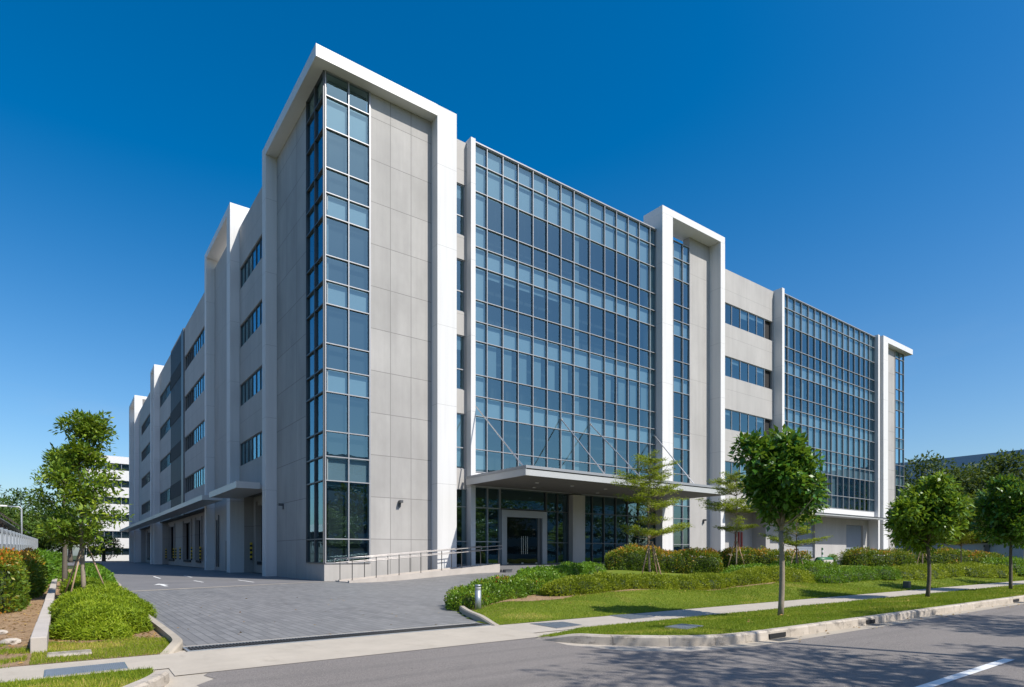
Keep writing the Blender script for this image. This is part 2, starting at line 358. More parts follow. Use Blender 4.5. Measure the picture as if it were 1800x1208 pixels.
# road: asphalt with its rounded mouth towards the driveway
sheet('road', [(-300, -31.0), (300, -31.0), (300, -24.72), (-1.0, -24.72), (-2.6, -24.68), (-3.6, -24.40), (-4.25, -23.85), (-4.52, -22.98), (-4.36, -22.04), (-6.75, -22.05), (-8.3, -22.09),
      (-9.12, -22.11), (-9.2, -22.3), (-9.14, -22.55), (-9.35, -22.8), (-9.3, -23.1), (-9.6, -23.5), (-10.4, -24.3), (-11.8, -24.58), (-300, -24.58)], .004, 'asphalt')
sheet('apron', [(-9.62, -25.0), (-3.0, -25.0), (-3.0, -20.2), (-9.62, -20.2)], .000, 'apron')
sheet('gutter', [(-4.6, -22.0), (-3.0, -22.0), (0, -24.3), (120, -24.3), (120, -24.8), (-2.6, -24.8), (-4.7, -23.6)], -.003, 'gutter')
sheet('gutter', [(-60, -24.3), (-11.5, -24.3), (-9.8, -23.2), (-9.3, -22.2), (-9.0, -22.2), (-9.0, -23.4), (-10.5, -24.7), (-60, -24.7)], -.003, 'gutter')
sheet('pavement', [(-4.1, -21.66), (110, -21.66), (110, -20.42), (-4.1, -20.42)], .010, 'walk')
sheet('pavement', [(-60, -21.62), (-9.45, -21.62), (-9.46, -22.16), (-4.1, -22.1), (-4.1, -20.35), (-9.3, -20.44), (-60, -20.44)], .0095, 'apron')
sheet('opposite_pavement', [(-200, -36), (200, -36), (200, -31.1), (-200, -31.1)], .02, 'lawn')
sheet('lane_marking', [(-6.4, -27.27), (-.88, -27.27), (-.88, -27.16), (-6.4, -27.16)], .009, 'white_road')
sheet('lane_marking', [(3.4, -27.27), (8.9, -27.27), (8.9, -27.16), (3.4, -27.16)], .009, 'white_road')

# driveway and yards
xs = np.concatenate([np.arange(-9.1, 12, .7), np.arange(12, 76, 4)]); ys = np.arange(-20.0, 1.3, .7)
grid_mesh('driveway', xs, ys, lambda x, y: TZ(x, y)+.002, 'paver')
sheet('yard', [(-8.95, -4.17), (.25, -.18), (.6, .4), (.6, 112), (-60, 112), (-60, 60), (-6.5, 60), (-8.3, 10)], .007, 'yard')
sheet('paving_strip', [(-8.85, -4.42), (.2, -.42), (.25, -.17), (-8.85, -4.10)], .011, 'apron')
def arrow(x, y, s, ln=1.0):
    mb = MB(); mb.add([(x-.07*s, y, .012), (x+.07*s, y, .012), (x+.07*s, y+1.5*s*ln, .012), (x-.07*s, y+1.5*s*ln, .012)], [(0, 1, 2, 3)])
    mb.add([(x-.28*s, y+1.5*s*ln, .012), (x+.28*s, y+1.5*s*ln, .012), (x, y+2.5*s*ln, .012)], [(0, 1, 2)])
    o = mb.build('arrow_marking', 'white_road'); o['kind'] = 'structure'; return o
arrow(-6.95, -.9, 1.05)
for (x0, y0, x1, y1) in ((-5.05, 2.2, -5.09, 4.5), (-3.12, .8, -3.13, 4.0), (-6.1, 8.5, -6.0, 12.5), (-4.4, 9.5, -4.3, 13)):
    sheet('bay_marking', [(x0-.05, y0), (x0+.05, y0), (x1+.05, y1), (x1-.05, y1)], .012, 'white_road')

# kerbs: swept along a path
def kerb(name, path, wd, hf, side, mat='kerb'):
    """PATH = face line towards the road; the body lies WD to its SIDE (+1 left of travel)"""
    n = len(path); vs_, fs_ = [], []
    for i, (x, y) in enumerate(path):
        ax, ay = path[max(i-1, 0)]; bx, by = path[min(i+1, n-1)]; l = math.hypot(bx-ax, by-ay) or 1
        nx, ny = -(by-ay)/l*side, (bx-ax)/l*side; h = hf(i, x, y)
        for u, z in ((0, -.05), (.012, h-.025), (.035, h), (wd, h), (wd, -.05)): vs_.append((x+nx*u, y+ny*u, z))
    for i in range(n-1):
        for k in range(4): fs_.append((i*5+k, i*5+k+1, (i+1)*5+k+1, (i+1)*5+k) if side < 0 else (i*5+k, (i+1)*5+k, (i+1)*5+k+1, i*5+k+1))
    fs_ += [(0, 1, 2, 3, 4), tuple((n-1)*5+k for k in (4, 3, 2, 1, 0))]
    o = MB().add(vs_, fs_).build(name, mat); o['kind'] = 'structure'; return o
def curve(pts, n=6):
    out = []
    P = [pts[0]]+list(pts)+[pts[-1]]
    for i in range(1, len(P)-2):
        for k in range(n):
            t = k/n; a, b, c, d = (np.array(P[i+j]) for j in (-1, 0, 1, 2))
            out.append(tuple(.5*((2*b)+(c-a)*t+(2*a-5*b+4*c-d)*t*t+(3*b-a-3*c+d)*t**3)))
    return out+[tuple(pts[-1])]
KP = curve([(-4.55, -22.25), (-4.40, -22.75), (-4.05, -23.35), (-3.35, -23.98), (-2.70, -24.32), (-1.8, -24.42), (0, -24.43)])+[(4+4*i, -24.43) for i in range(28)]
def kh(i, x, y): return .015+.125*float(ss(0, 9, i))
kerb('kerb', KP, .14, kh, +1)
KI = curve(ISL[:7])+ISL[7:]
kerb('island_kerb', KI, .12, lambda i, x, y: .02+.11*float(ss(0, 5, i))+float(TZ(x, y)), -1, 'gutter')
KL = curve([(-9.28, -20.5), (-9.05, -19.9), (-9.0, -18.6), (-8.98, -15), (-8.9, -11), (-8.7, -6), (-8.5, -1), (-8.2, 8), (-7.2, 38)])
kerb('planter_kerb', KL, .14, lambda i, x, y: .02+.09*float(ss(0, 5, i)), +1, 'gutter')
KB = curve([(-9.5, -22.05), (-9.56, -22.5), (-9.8, -23.0), (-10.3, -23.7), (-11.2, -24.3), (-12.5, -24.43), (-30, -24.43)])
kerb('kerb', KB, .14, lambda i, x, y: .02+.10*float(ss(0, 6, i)), -1, 'kerb')
kerb('opposite_kerb', [(-150, -31.02), (150, -31.02)], .14, lambda i, x, y: .12, -1, 'kerb')

# lawns
VERGE = [(x, y) for x, y in curve([(-4.42, -22.2), (-4.22, -22.75), (-3.92, -23.25), (-3.25, -23.85), (-2.65, -24.18), (-1.8, -24.29), (0, -24.3)])]+[(110, -24.3), (110, -21.66), (-3.0, -21.66)]
def VZ(x, y): return .016+.11*ss(-21.7, -24.0, y)+.012*np.sin(np.asarray(x)*1.7)*np.sin(np.asarray(y)*2.3)
xs = np.concatenate([np.arange(-4.6, 3, .16), np.arange(3, 111, 2)]); ys = np.linspace(-24.32, -21.66, 17)
grid_mesh('verge', xs, ys, VZ, 'lawn', lambda x, y: bool(inside(np.array([x]), np.array([y]), VERGE)[0]))
xs = np.concatenate([np.arange(-4.2, 12, .22), np.arange(12, 75.1, 1.5)]); ys = np.concatenate([np.arange(-20.42, -15, .18), np.arange(-15, -7, .4)])
grid_mesh('island_lawn', xs, ys, MZ, 'lawn', lambda x, y: bool(inside(np.array([x]), np.array([y]), ISLP)[0]))
LSTRIP = [(-10.75, -20.44), (-9.3, -20.44), (-9.14, -19.8), (-9.12, -18.6), (-9.1, -15), (-9.0, -11), (-8.8, -6), (-8.6, -1), (-8.3, 8), (-7.3, 38), (-10.8, 38)]
sheet('planter_soil', LSTRIP, .014, 'soil')
sheet('soil_bed', [(-14, -20.44), (-10.75, -20.44), (-10.8, 40), (-14, 40)], .0125, 'soil')
sheet('verge', [(-60, -24.3), (-12.5, -24.3), (-11.3, -24.18), (-10.4, -23.6), (-9.9, -22.95), (-9.68, -22.5), (-9.62, -21.62), (-60, -21.62)], .03, 'lawn')

# ------------------------------------------------------------------ the office building
B = empty('office_building', (0, 0, 0), 'grey and white five storey office block with glass curtain walls and white portal frames', 'office building')
def mk(name, mat, boxes, parent=B, bevel=0):
    mb = MB()
    for b in boxes: mb.box(*b)
    return mb.build(name, mat, parent, bevel)
def mks(name, mat, boxes, parent=B, bevel=0):
    return [mk(name, mat, [b], parent, bevel) for b in boxes]
def fbs(name, mat, side, pl, lst, parent=B):
    return [facade_boxes(name, mat, side, pl, [b], parent) for b in lst]
def facade_boxes(name, mat, side, pl, lst, parent=B, bevel=0):
    mb = MB()
    for b in lst: fbox(mb, side, pl, *b)
    return mb.build(name, mat, parent, bevel)
# inner mass behind the rooms, and the roof
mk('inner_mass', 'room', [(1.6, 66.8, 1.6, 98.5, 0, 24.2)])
mk('roof', 'plain_concrete', [(.4, 67.9, .9, 99.4, 24.25, 24.5)])
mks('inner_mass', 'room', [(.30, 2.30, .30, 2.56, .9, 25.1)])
mks('rear_wall', 'plain_concrete', [(67.6, 68.1, 2.6, 99.5, 0, 25.1), (.35, 67.59, 99.2, 99.6, 0, 25.1)])
for i, z in enumerate((19.0, 14.6, 10.25, 5.9)):
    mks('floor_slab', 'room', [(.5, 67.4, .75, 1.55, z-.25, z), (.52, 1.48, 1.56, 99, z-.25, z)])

ZR = [25.2, 24.05, 22.45, 20.5, 19.25, 18.1, 16.15, 14.9, 13.75, 11.8, 10.55, 9.4, 7.45, 6.2, 5.0]
ZLOW = [5.0, 4.07, 2.08, .86]
def curtain(name, side, pl, us, zs, style, label=None, mull=.043, depth=.075, edge=True, parent=B, mmat='alu', seed=1):
    """glass (the part itself), with its mullion grid and the blinds and panels behind it as sub-parts. STYLE(col,row) -> 'd' dark, 's' spandrel, 'b' blind, or a
    fraction 0..1 of the pane that a blind covers from the top, or ('v', a, b): a vertical strip of blind"""
    rg = random.Random(seed); g = MB(); mu = MB(); sp = {}; bls = []
    for r in range(len(zs)-1):
        zt, zb = zs[r], zs[r+1]
        for c in range(len(us)-1):
            a, b = us[c], us[c+1]
            j = [rg.uniform(-.0028, .0028) for _ in range(4)]
            q = [fpt(side, pl, a, .03+j[0], zb), fpt(side, pl, b, .03+j[1], zb), fpt(side, pl, b, .03+j[2], zt), fpt(side, pl, a, .03+j[3], zt)]
            g.add(q, [(0, 1, 2, 3) if side == 'r' else (3, 2, 1, 0)])
            st = style(c, r)
            if st == 's': fbox(sp.setdefault(r, MB()), side, pl, a+.01, b-.01, .15, .18, zb+.01, zt-.01)
            bl = MB()
            if st == 's': continue
            elif st == 'b': fbox(bl, side, pl, a+.02, b-.02, .17, .18, zb+.0, zt-.0)
            elif isinstance(st, tuple): fbox(bl, side, pl, a+(b-a)*st[1], a+(b-a)*st[2], .17, .18, zb, zt)
            elif isinstance(st, float): fbox(bl, side, pl, a+.03, b-.03, .17, .18, zt-(zt-zb)*st, zt)
            if bl.v: bls.append((bl, 'blind' if r in (0, 1) or (c == 0 and len(us) > 8) else 'sheer'))
    o = g.build(name, 'glass', parent)
    if label: o['label'] = label
    h = mull/2
    for i, u in enumerate(us):
        if not edge and i in (0, len(us)-1): continue
        fbox(mu, side, pl, u-h, u+h, -depth, .10, zs[-1], zs[0])
    for i, z in enumerate(zs): fbox(mu, side, pl, us[0]-h*.6, us[-1]+h*.6, -depth+.008, .095, z-h, z+h)
    mu.build('mullion_grid', mmat, o)
    for q in sp.values(): q.build('spandrel_panel', 'spandrel', o)
    for q, k in bls: q.build('blind', k, o)
    return o
SPROW = {4, 7, 10, 13}
# --- tower corner: two glass faces, concrete panels, white slab and posts
def tower_style(c, r):
    if r in SPROW: return 's'
    if r in (1,): return .96
    if r in (5, 6) and c == 0: return ('v', .05, .2)
    return 'd'
TZR = [25.24]+ZR[1:]
TZL = TZR+[2.1, .9]
curtain('corner_glazing', 'r', 0, [.02, 1.22, 2.34], TZL, tower_style, mull=.05, seed=3)
curtain('corner_glazing', 'l', 0, [.02, 1.30, 2.60], TZL, lambda c, r: 's' if r in SPROW else 'd', mull=.06, seed=4, mmat='dark_alu')
facade_boxes('wall', 'tower_concrete', 'r', 0, [(2.42, 6.02, 0, .5, 0, 25.24)])
facade_boxes('wall', 'tower_concrete', 'l', 0, [(2.66, 8.32, 0, .5, -.02, 25.24)])
mk('wall', 'plain_concrete', [(-.02, 2.419, -.02, .5, -.05, .868), (-.02, .5, .5, 2.658, -.05, .868)])
mk('glazing_trim', 'alu', [(2.345, 2.419, -.03, .3, .868, 25.24)])
# white portal around the corner tower
mks('portal_frame', 'white_paint', [(6.0, 7.23, -.65, .9, .2, 25.85), (-.65, .6, 8.3, 9.07, 0, 25.85)], bevel=.012)
mb = MB(); mb.prism([(-.65, -.65), (5.999, -.65), (5.999, .9), (.6, .9), (.6, 8.299), (-.65, 8.299)], 25.25, 25.852)
mb.build('portal_frame', 'white_plain', B)
# --- bay beside the tower
def ribbon(side, pl, us, z0, z1, transoms=(), seed=0, dark=(), parent=B, lab=None, mm='alu'):
    rg = random.Random(seed); f = MB(); g = MB(); bls = []; v = MB()
    for i, u in enumerate(us): fbox(f, side, pl, u-.028, u+.028, .06, .16, z0, z1)
    for z in (z0+.03, z1-.03): fbox(f, side, pl, us[0]-.02, us[-1]+.02, .065, .155, z-.03, z+.03)
    for z in transoms: fbox(f, side, pl, us[0], us[-1], .07, .15, z-.03, z+.03)
    for i, (a, b) in enumerate(zip(us[:-1], us[1:])):
        if i in dark: fbox(v, side, pl, a+.03, b-.03, .25, .27, z0, z1); continue
        j = [rg.uniform(-.003, .003) for _ in range(4)]
        q = [fpt(side, pl, a, .11+j[0], z0), fpt(side, pl, b, .11+j[1], z0), fpt(side, pl, b, .11+j[2], z1), fpt(side, pl, a, .11+j[3], z1)]
        g.add(q, [(0, 1, 2, 3) if side == 'r' else (3, 2, 1, 0)])
        if rg.random() < .4: bl = MB(); bls.append(bl); fbox(bl, side, pl, a+.04, b-.04, .22, .23, z1-(z1-z0)*rg.choice([.25, .4, .95]), z1)
    o = f.build('window', mm, parent)
    if g.v: g.build('pane', 'glass', o)
    for q in bls: q.build('blind', 'sheer', o)
    if v.v: v.build('open_louvre', 'black', o)
    return o
BW = [(22.65, 19.7, 20.85), (18.32, 15.3, 16.5), (13.95, 10.8, 12.0), (9.45, 6.25, 7.49)]
wl = []; zt = 25.12
for (a, b, tr) in BW:
    wl += [(7.235, 8.375, 0, .3, a, zt), (8.30, 8.374, .004, .29, b, a), (7.236, 7.29, .004, .29, b, a)]; zt = b
    ribbon('r', .15, [7.32, 8.27], b, a, (tr,), seed=int(a))
wl.append((7.235, 8.375, 0, .3, 5.1, zt))
facade_boxes('wall', 'bay_concrete', 'r', .15, wl)
curtain('ground_glazing', 'r', .15, [7.3, 8.35], [5.08, 4.07, 2.08, .72], lambda c, r: 'd', seed=8)
mk('fin', 'white_paint', [(8.38, 8.70, -.32, .7, .66, 25.26)], bevel=.01)
# --- main curtain wall over the entrance
X1 = [8.72, 9.68, 10.83, 11.98, 13.14, 14.29, 15.44, 16.58, 18.0, 19.41, 20.56, 21.75, 22.9, 24.05, 24.70]
rg = random.Random(5); lit = {}
for r in range(15):
    for c in range(14): lit[c, r] = rg.random()
def cw1(c, r):
    if r in SPROW: return 's'
    if r in (0, 1): return 'b'
    if c == 0: return 'b'
    if c == 7: return ('v', .02, .45)
    if c == 13: return 's'
    if r == 5 and 1 <= c <= 5: return ('v', .05, .9) if False else .22
    if r == 5 and c == 6: return 'b'
    if r == 8 and c != 7: return ('v', .04, .70) if c < 10 else ('v', .35, .97)
    if r == 2 and c in (12,): return ('v', .3, .95)
    if r == 11 and c in (6, 9): return .9
    if r == 12 and c in (6,): return ('v', 0.02, .5)
    return 'd'
curtain('curtain_wall', 'r', 0, X1, ZR[:-2]+[6.14], cw1, seed=2)
mk('coping', 'alu', [(8.71, 24.715, -.11, .55, 25.226, 25.30)])
mk('sill_band', 'white_plain', [(8.705, 24.70, -.03, .6, 5.31, 6.108)])
# entrance level glazing with the door between
XG1 = [8.80, 9.75, 10.64]; XG2 = [14.28, 15.2, 16.12]; XG3 = [17.3, 18.3, 19.41, 20.56, 21.75, 22.9, 24.05, 24.7]
for k, xg in enumerate((XG1, XG2, XG3)): curtain('entrance_glazing', 'r', .05, xg, [5.27, 4.07, 2.08, .76], lambda c, r: 'd', seed=20+k, mull=.055, mmat='dark_alu' if k else 'alu')
curtain('entrance_glazing', 'r', .05, [10.70, 14.22], [5.27, 4.10], lambda c, r: 'd', seed=25, mmat='dark_alu')
mk('column', 'plain_concrete', [(16.15, 17.22, -.42, .5, .69, 5.2)])
mk('sill_band', 'dark_alu', [(8.72, 24.7, 0, .3, .70, .758)])
dr = mk('entrance_door', 'alu', [(10.70, 11.08, -.12, .3, .70, 4.02), (13.84, 14.22, -.12, .3, .70, 4.02), (11.08, 13.84, -.118, .298, 3.60, 4.02)])
g = MB()
for a, b in ((11.10, 12.44), (12.46, 13.55)): g.add([(a, .02, .74), (b, .02, .74), (b, .02, 3.58), (a, .02, 3.58)], [(0, 1, 2, 3)])
g.build('glass_leaf', 'clear_glass', dr)
for x in (12.22, 12.36, 12.54, 12.68):
    hb = MB(); hb.tube([(x, -.07, 1.35), (x, -.07, 2.45)], .018, 8); hb.tube([(x, -.07, 1.5), (x, .02, 1.5)], .01, 6); hb.tube([(x, -.07, 2.3), (x, .02, 2.3)], .01, 6); hb.build('handle', 'steel', dr)
for x in (11.2, 12.35, 13.45):
    mk('hinge_plate', 'steel', [(x-.07, x+.07, .0, .03, .76, .83)], dr)
mk('wall_frame', 'dark_alu', [(13.552, 13.838, .0, .1, .74, 3.598)], dr)
# --- entrance canopy with its tie rods and down lights
cn = MB()
cn.box(8.262, 24.70, -5.60, -.42, 5.32, 5.74); cn.box(8.715, 24.69, -.419, -.045, 5.29, 5.70); cn.box(24.705, 25.20, -5.60, -.66, 5.32, 5.74)
CAN = cn.build('entrance_canopy', 'canopy_metal', B)
mk('fascia', 'canopy_metal', [(8.256, 25.206, -5.67, -5.603, 5.30, 5.60), (8.19, 8.26, -5.67, -.1, 5.30, 5.66), (25.207, 25.27, -5.67, -.67, 5.3, 5.66)], CAN)
mk('coping', 'alu', [(8.17, 25.29, -5.72, -5.56, 5.66, 5.80), (8.165, 8.30, -5.555, -.12, 5.662, 5.80), (25.16, 25.292, -5.555, -.67, 5.661, 5.80)], CAN)
mk('gutter_shadow', 'dark_alu', [(8.262, 25.2, -5.64, -5.602, 5.602, 5.658)], CAN)
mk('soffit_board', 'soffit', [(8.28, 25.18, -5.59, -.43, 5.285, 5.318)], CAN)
for x, y in ((10.6, -3.6), (13.2, -3.6), (15.9, -3.6), (18.6, -3.6), (21.4, -3.6), (12.0, -1.6), (17.2, -1.6)):
    d = MB(); d.tube([(x, y, 5.262), (x, y, 5.287)], .11, 14); d.build('down_light', 'white_plain', CAN)
for x, y in ((8.76, -4.95), (15.47, -4.35), (18.06, -4.85), (24.55, -3.95)):
    d = MB(); d.tube([(x, -.06, 10.05), (x, y, 5.70)], .038, 8); d.tube([(x, .03, 10.12), (x, -.12, 10.02)], .07, 8); d.build('tie_rod', 'steel', CAN)
# --- second white portal with its glass strip and concrete panel
mks('portal_frame', 'white_paint', [(24.72, 25.91, -.65, 1.15, .3, 26.30), (31.83, 32.41, -.65, 1.15, .2, 26.30)], bevel=.012)
mks('portal_frame', 'white_plain', [(24.722, 32.408, -.649, 1.149, 26.301, 26.82)], bevel=.012)
ZP = [25.44]+[z+.1 for z in ZR[1:]]+[4.1, 2.1, .75]
curtain('strip_glazing', 'r', .4, [25.93, 27.20, 28.34, 29.18], ZP, lambda c, r: 's' if r in SPROW else ('b' if r in (0, 1) else 'd'), seed=6)
facade_boxes('wall', 'bay_concrete', 'r', .4, [(29.22, 31.825, 0, .6, 0, 26.297)])
# --- bay with ribbon windows, dock level below
XB = [32.5, 33.75, 35.0, 36.25, 37.5, 38.75, 40.0, 41.2]
RW = [(22.38, 20.62), (17.93, 16.22), (13.52, 11.8), (9.15, 7.45)]
wl = []; zt = 25.15
for i, (a, b) in enumerate(RW):
    wl.append((32.415, 41.405, 0, .3, a, zt)); zt = b
    ribbon('r', .4, XB, b, a, seed=40+i, dark=(6,))
wl.append((32.415, 41.405, 0, .3, 5.15, zt))
for (a, b) in RW: wl.append((41.22, 41.404, .004, .29, b, a)); wl.append((32.416, 32.48, .004, .29, b, a))
facade_boxes('wall', 'bay_concrete', 'r', .4, wl)
mk('fin', 'white_paint', [(41.41, 41.80, -.40, .7, 5.0, 25.26)], bevel=.01)
X2 = [41.83, 42.98, 44.20, 45.43, 46.70, 47.9, 49.12, 50.40, 51.2, 52.42, 53.63, 54.87, 56.1, 57.31, 58.46, 59.53, 60.80]
Z2 = [z-.2 for z in ZR[:-1]]+[5.95]
Z2 = [25.0, 23.85, 22.25, 20.3, 19.05, 17.9, 15.95, 14.7, 13.55, 11.6, 10.4, 9.25, 7.25, 5.98]
def cw2(c, r):
    if r in SPROW: return 's'
    if r in (0, 1): return 'b'
    if c == 15: return 'd'
    x = lit[c % 14, (r*3+c) % 15]
    if c == 8: return 'b'
    if r == 8: return ('v', .05, .9)
    return ('v', .05, .6) if x < .10 else 'd'
curtain('curtain_wall', 'r', 0, X2, Z2, cw2, seed=9, mull=.05)
mk('coping', 'alu', [(41.81, 60.84, -.11, .5, 25.026, 25.10)])
mk('sill_band', 'white_plain', [(41.81, 60.84, -.04, .5, 5.28, 5.945)])
# --- far end: fin, third portal, glass corner
mk('fin', 'white_paint', [(60.85, 61.24, -.40, .7, 0, 25.26)], bevel=.01)
mks('portal_frame', 'white_paint', [(61.52, 62.71, -.65, .7, 0, 25.24)], bevel=.012)
mks('portal_frame', 'white_plain', [(62.715, 69.36, -.648, 2.0, 24.64, 25.242)], bevel=.012)
fbs('wall', 'tower_concrete', 'r', 0, [(62.712, 66.08, 0, .5, 0, 24.635), (61.245, 61.515, .3, .6, 0, 25.0)])
curtain('corner_glazing', 'r', 0, [66.1, 67.34, 68.44], [24.6]+Z2[1:-1]+[6.0, 4.8, 2.0, .8], lambda c, r: 's' if r in SPROW else 'd', seed=12)
mk('wall', 'plain_concrete', [(66.082, 68.46, .01, .5, 0, .79)])
# --- dock level, sunny side
fbs('dock_wall', 'bay_concrete', 'r', .6, [(32.42, 34.8, 0, .3, 0, 5.05), (39.6, 40.25, -.5, .95, 0, 5.05), (40.251, 42.5, 0, .3, 0, 5.05), (42.5, 43.4, 0, .3, 3.2, 5.05), (43.4, 45.6, 0, .3, 0, 5.05), (45.6, 49.2, 0, .3, 4.45, 5.05), (49.2, 55.7, 0, .3, 0, 5.05), (55.7, 59.6, 0, .3, 4.48, 5.05), (59.6, 60.84, 0, .3, 0, 5.05), (34.801, 39.599, .80, .95, 0, 5.05)])
for x0, x1, zt in ((45.6, 49.2, 4.45), (55.7, 59.6, 4.48)):
    s = MB(); n = int((zt-1.1)/.13)
    for i in range(n): s.box(x0+.001, x1-.001, .80+(.014 if i % 2 else 0), .895, 1.1+i*(zt-1.1)/n, 1.1+(i+1)*(zt-1.1)/n-.004)
    s.build('roller_shutter', 'shutter', B)
mk('service_door', 'shutter', [(42.501, 43.399, .70, .75, 1.0, 3.199)])
mks('pipe', 'red', [(36.9+i*.42, 37.05+i*.42, 1.28, 1.39, 1.0, 3.3) for i in range(3)])
mk('dock_plinth', 'dock_concrete', [(40.26, 60.8, -.55, .599, 0, .98)])
mk('dock_canopy', 'canopy_metal', [(32.43, 60.83, -1.6, .39, 5.06, 5.14), (32.43, 60.83, -1.62, -1.55, 5.0, 5.06)])
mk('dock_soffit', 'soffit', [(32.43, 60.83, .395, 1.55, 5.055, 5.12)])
mk('canopy_edge', 'dark_alu', [(32.43, 60.82, -1.64, -1.5, 5.142, 5.22)])
# --- wall lamps
def wall_lamp(x, z, side, pl):
    d = MB(); fbox(d, side, pl, x-.07, x+.07, -.06, -.001, z-.18, z+.14); fbox(d, side, pl, x-.08, x+.08, -.30, -.061, z+.02, z+.16); d.build('wall_lamp', 'dark_alu', B)
wall_lamp(4.05, 4.05, 'r', 0); wall_lamp(31.0, 4.0, 'r', .4); wall_lamp(6.9, 4.15, 'l', 0)
# --- shaded side
LW = [(22.15, 20.6), (17.95, 16.33), (13.65, 12.08), (9.38, 7.74)]
def side_bay(y0, y1, us, darks, top=25.2, bottom=5.6, fill=True):
    wl = []; zt = top
    for i, (a, b) in enumerate(LW):
        wl.append((y0, y1, 0, .3, a, zt)); zt = b
        for lo, hi in fill: wl.append((lo, hi, .004, .29, b, a))
        ribbon('l', 0, us, b, a, seed=60+i+int(y0), dark=darks, mm='dark_alu')
    wl.append((y0, y1, 0, .3, bottom, zt))
    facade_boxes('wall', 'bay_concrete', 'l', 0, wl)
side_bay(9.075, 17.825, [9.2+1.06*i for i in range(9)], (), fill=((9.08, 9.17), (17.72, 17.82)))
mks('portal_frame', 'white_paint', [(-.65, .56, 17.83, 18.94, 0, 26.30), (-.65, .56, 26.8, 27.56, 0, 26.30)], bevel=.012)
mks('portal_frame', 'white_plain', [(-.649, 1.3, 17.832, 27.558, 26.301, 26.84)], bevel=.012)
curtain('strip_glazing', 'l', 0, [18.96, 20.3], [25.2]+ZR[1:], lambda c, r: 'd', seed=14, mmat='dark_alu')
facade_boxes('wall', 'bay_concrete', 'l', 0, [(20.33, 26.795, 0, .4, 0, 25.6)])
side_bay(27.565, 42.45, [27.9+1.2*i for i in range(13)], (8, 9, 10, 11), fill=((27.57, 27.87), (42.32, 42.44)))
mk('pilaster', 'dark_alu', [(-.12, .5, 42.46, 43.9, 5.5, 25.25)])
lv = MB(); lo = MB()
for k in range(24): lv.box(-.1, .02, 43.95+k*.335, 44.10+k*.335, 5.5, 25.25)
lv.box(.05, .3, 43.91, 51.9, 5.5, 25.2)
lv.build('louvre_screen', 'louvre', B)
mks('louvre_opening', 'black', [(-.13, -.105, 43.95, 51.9, b, a) for a, b in LW])
side_bay(51.95, 62.65, [52.1+1.04*i for i in range(11)], (0,), fill=((51.96, 52.07), (62.55, 62.64)))
mks('portal_frame', 'white_paint', [(-.65, .5, 62.66, 63.15, 0, 26.0), (-.65, .5, 66.2, 67.0, 0, 26.0)], bevel=.012)
mks('portal_frame', 'white_plain', [(-.649, 1.3, 62.662, 66.998, 26.001, 26.40)], bevel=.012)
facade_boxes('wall', 'bay_concrete', 'l', 0, [(63.16, 66.19, 0, .4, 0, 25.2)])
side_bay(67.01, 89.4, [70.2+1.1*i for i in range(15)], (9, 10, 11, 12, 13), fill=((67.02, 70.15), (85.65, 89.39)))
mks('portal_frame', 'white_paint', [(-.65, .5, 89.45, 90.2, 0, 27.5), (-.65, .5, 98.4, 99.6, 0, 27.5)], bevel=.012)
mks('portal_frame', 'white_plain', [(-.649, 1.5, 89.452, 99.598, 27.501, 28.0)], bevel=.012)
facade_boxes('wall', 'bay_concrete', 'l', 0, [(90.21, 98.39, 0, .4, 0, 25.2)])
# dock level of the shaded side: walls, doors with guards, canopies
DOORS = [(11.3, 16.6, 4.85, .85), (38.3, 41.4, 4.9, .75), (44.4, 49.4, 4.9, .75), (56.4, 61.4, 4.9, .75), (68.2, 72.6, 4.9, .75), (79.5, 86.0, 4.9, .75)]
def dock_wall(y0, y1):
    wl = []; y = y0
    for a, b, t, s in DOORS:
        if a < y0 or b > y1: continue
        wl += [(y, a, .95, 1.2, 0, 5.55), (a, b, .95, 1.2, t, 5.55), (a, b, .95, 1.2, 0, s)]; y = b
    wl.append((y, y1, .95, 1.2, 0, 5.55)); facade_boxes('dock_wall', 'dock_concrete', 'l', 0, wl)
    fbs('dock_wall', 'dock_concrete', 'l', 0, [(y0, y0+.06, .302, .949, 0, 5.55), (y1-.06, y1, .302, .949, 0, 5.55)])
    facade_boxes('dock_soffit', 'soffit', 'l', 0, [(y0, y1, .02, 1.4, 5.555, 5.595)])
dock_wall(9.08, 17.82); dock_wall(27.57, 62.65); dock_wall(67.01, 89.4)
for a, b, t, s in DOORS:
    d = facade_boxes('dock_door', 'dark_alu', 'l', 0, [(a, b, 1.36, 1.4, s, t)])
    fbs('frame', 'dock_concrete', 'l', 0, [(a-.35, a, .80, .949, s, t+.3), (b, b+.25, .80, .949, s, t+.3)], d)
    facade_boxes('bumper', 'black', 'l', 0, [(a+.3, b-.3, .82, .949, s-.25, s-.02)], d)
for y, z0, z1 in ((17.35, .92, 2.2), (37.6, .75, 2.1), (42.6, .75, 2.1), (50.4, .75, 2.15), (53.7, .75, 2.1), (55.6, .75, 2.1), (62.3, .75, 2.1), (67.4, .75, 2.1)):
    gp = MB(); n = 8
    for i in range(n): fbox(gp, 'l', 0, y-.1, y+.1, .62, .74, z0+(z1-z0)*i/n, z0+(z1-z0)*(i+1)/n, i % 2)
    gp.build('dock_guard', ['black', 'yellow'], B)
mk('service_door', 'dark_alu', [(-.05, -.004, 21.3, 22.3, .1, 2.4)])
mks('pipe', 'dark_alu', [(-.09, -.02, 24.9, 25.05, .3, 4.6), (-.10, -.021, 25.6, 25.75, .3, 4.2)])
mk('dock_canopy', 'canopy_metal', [(-2.0, -.02, 9.38, 17.55, 5.36, 5.62), (-2.06, -2.001, 9.33, 17.6, 5.33, 5.72), (-1.999, -.7, 9.33, 9.379, 5.33, 5.72)])
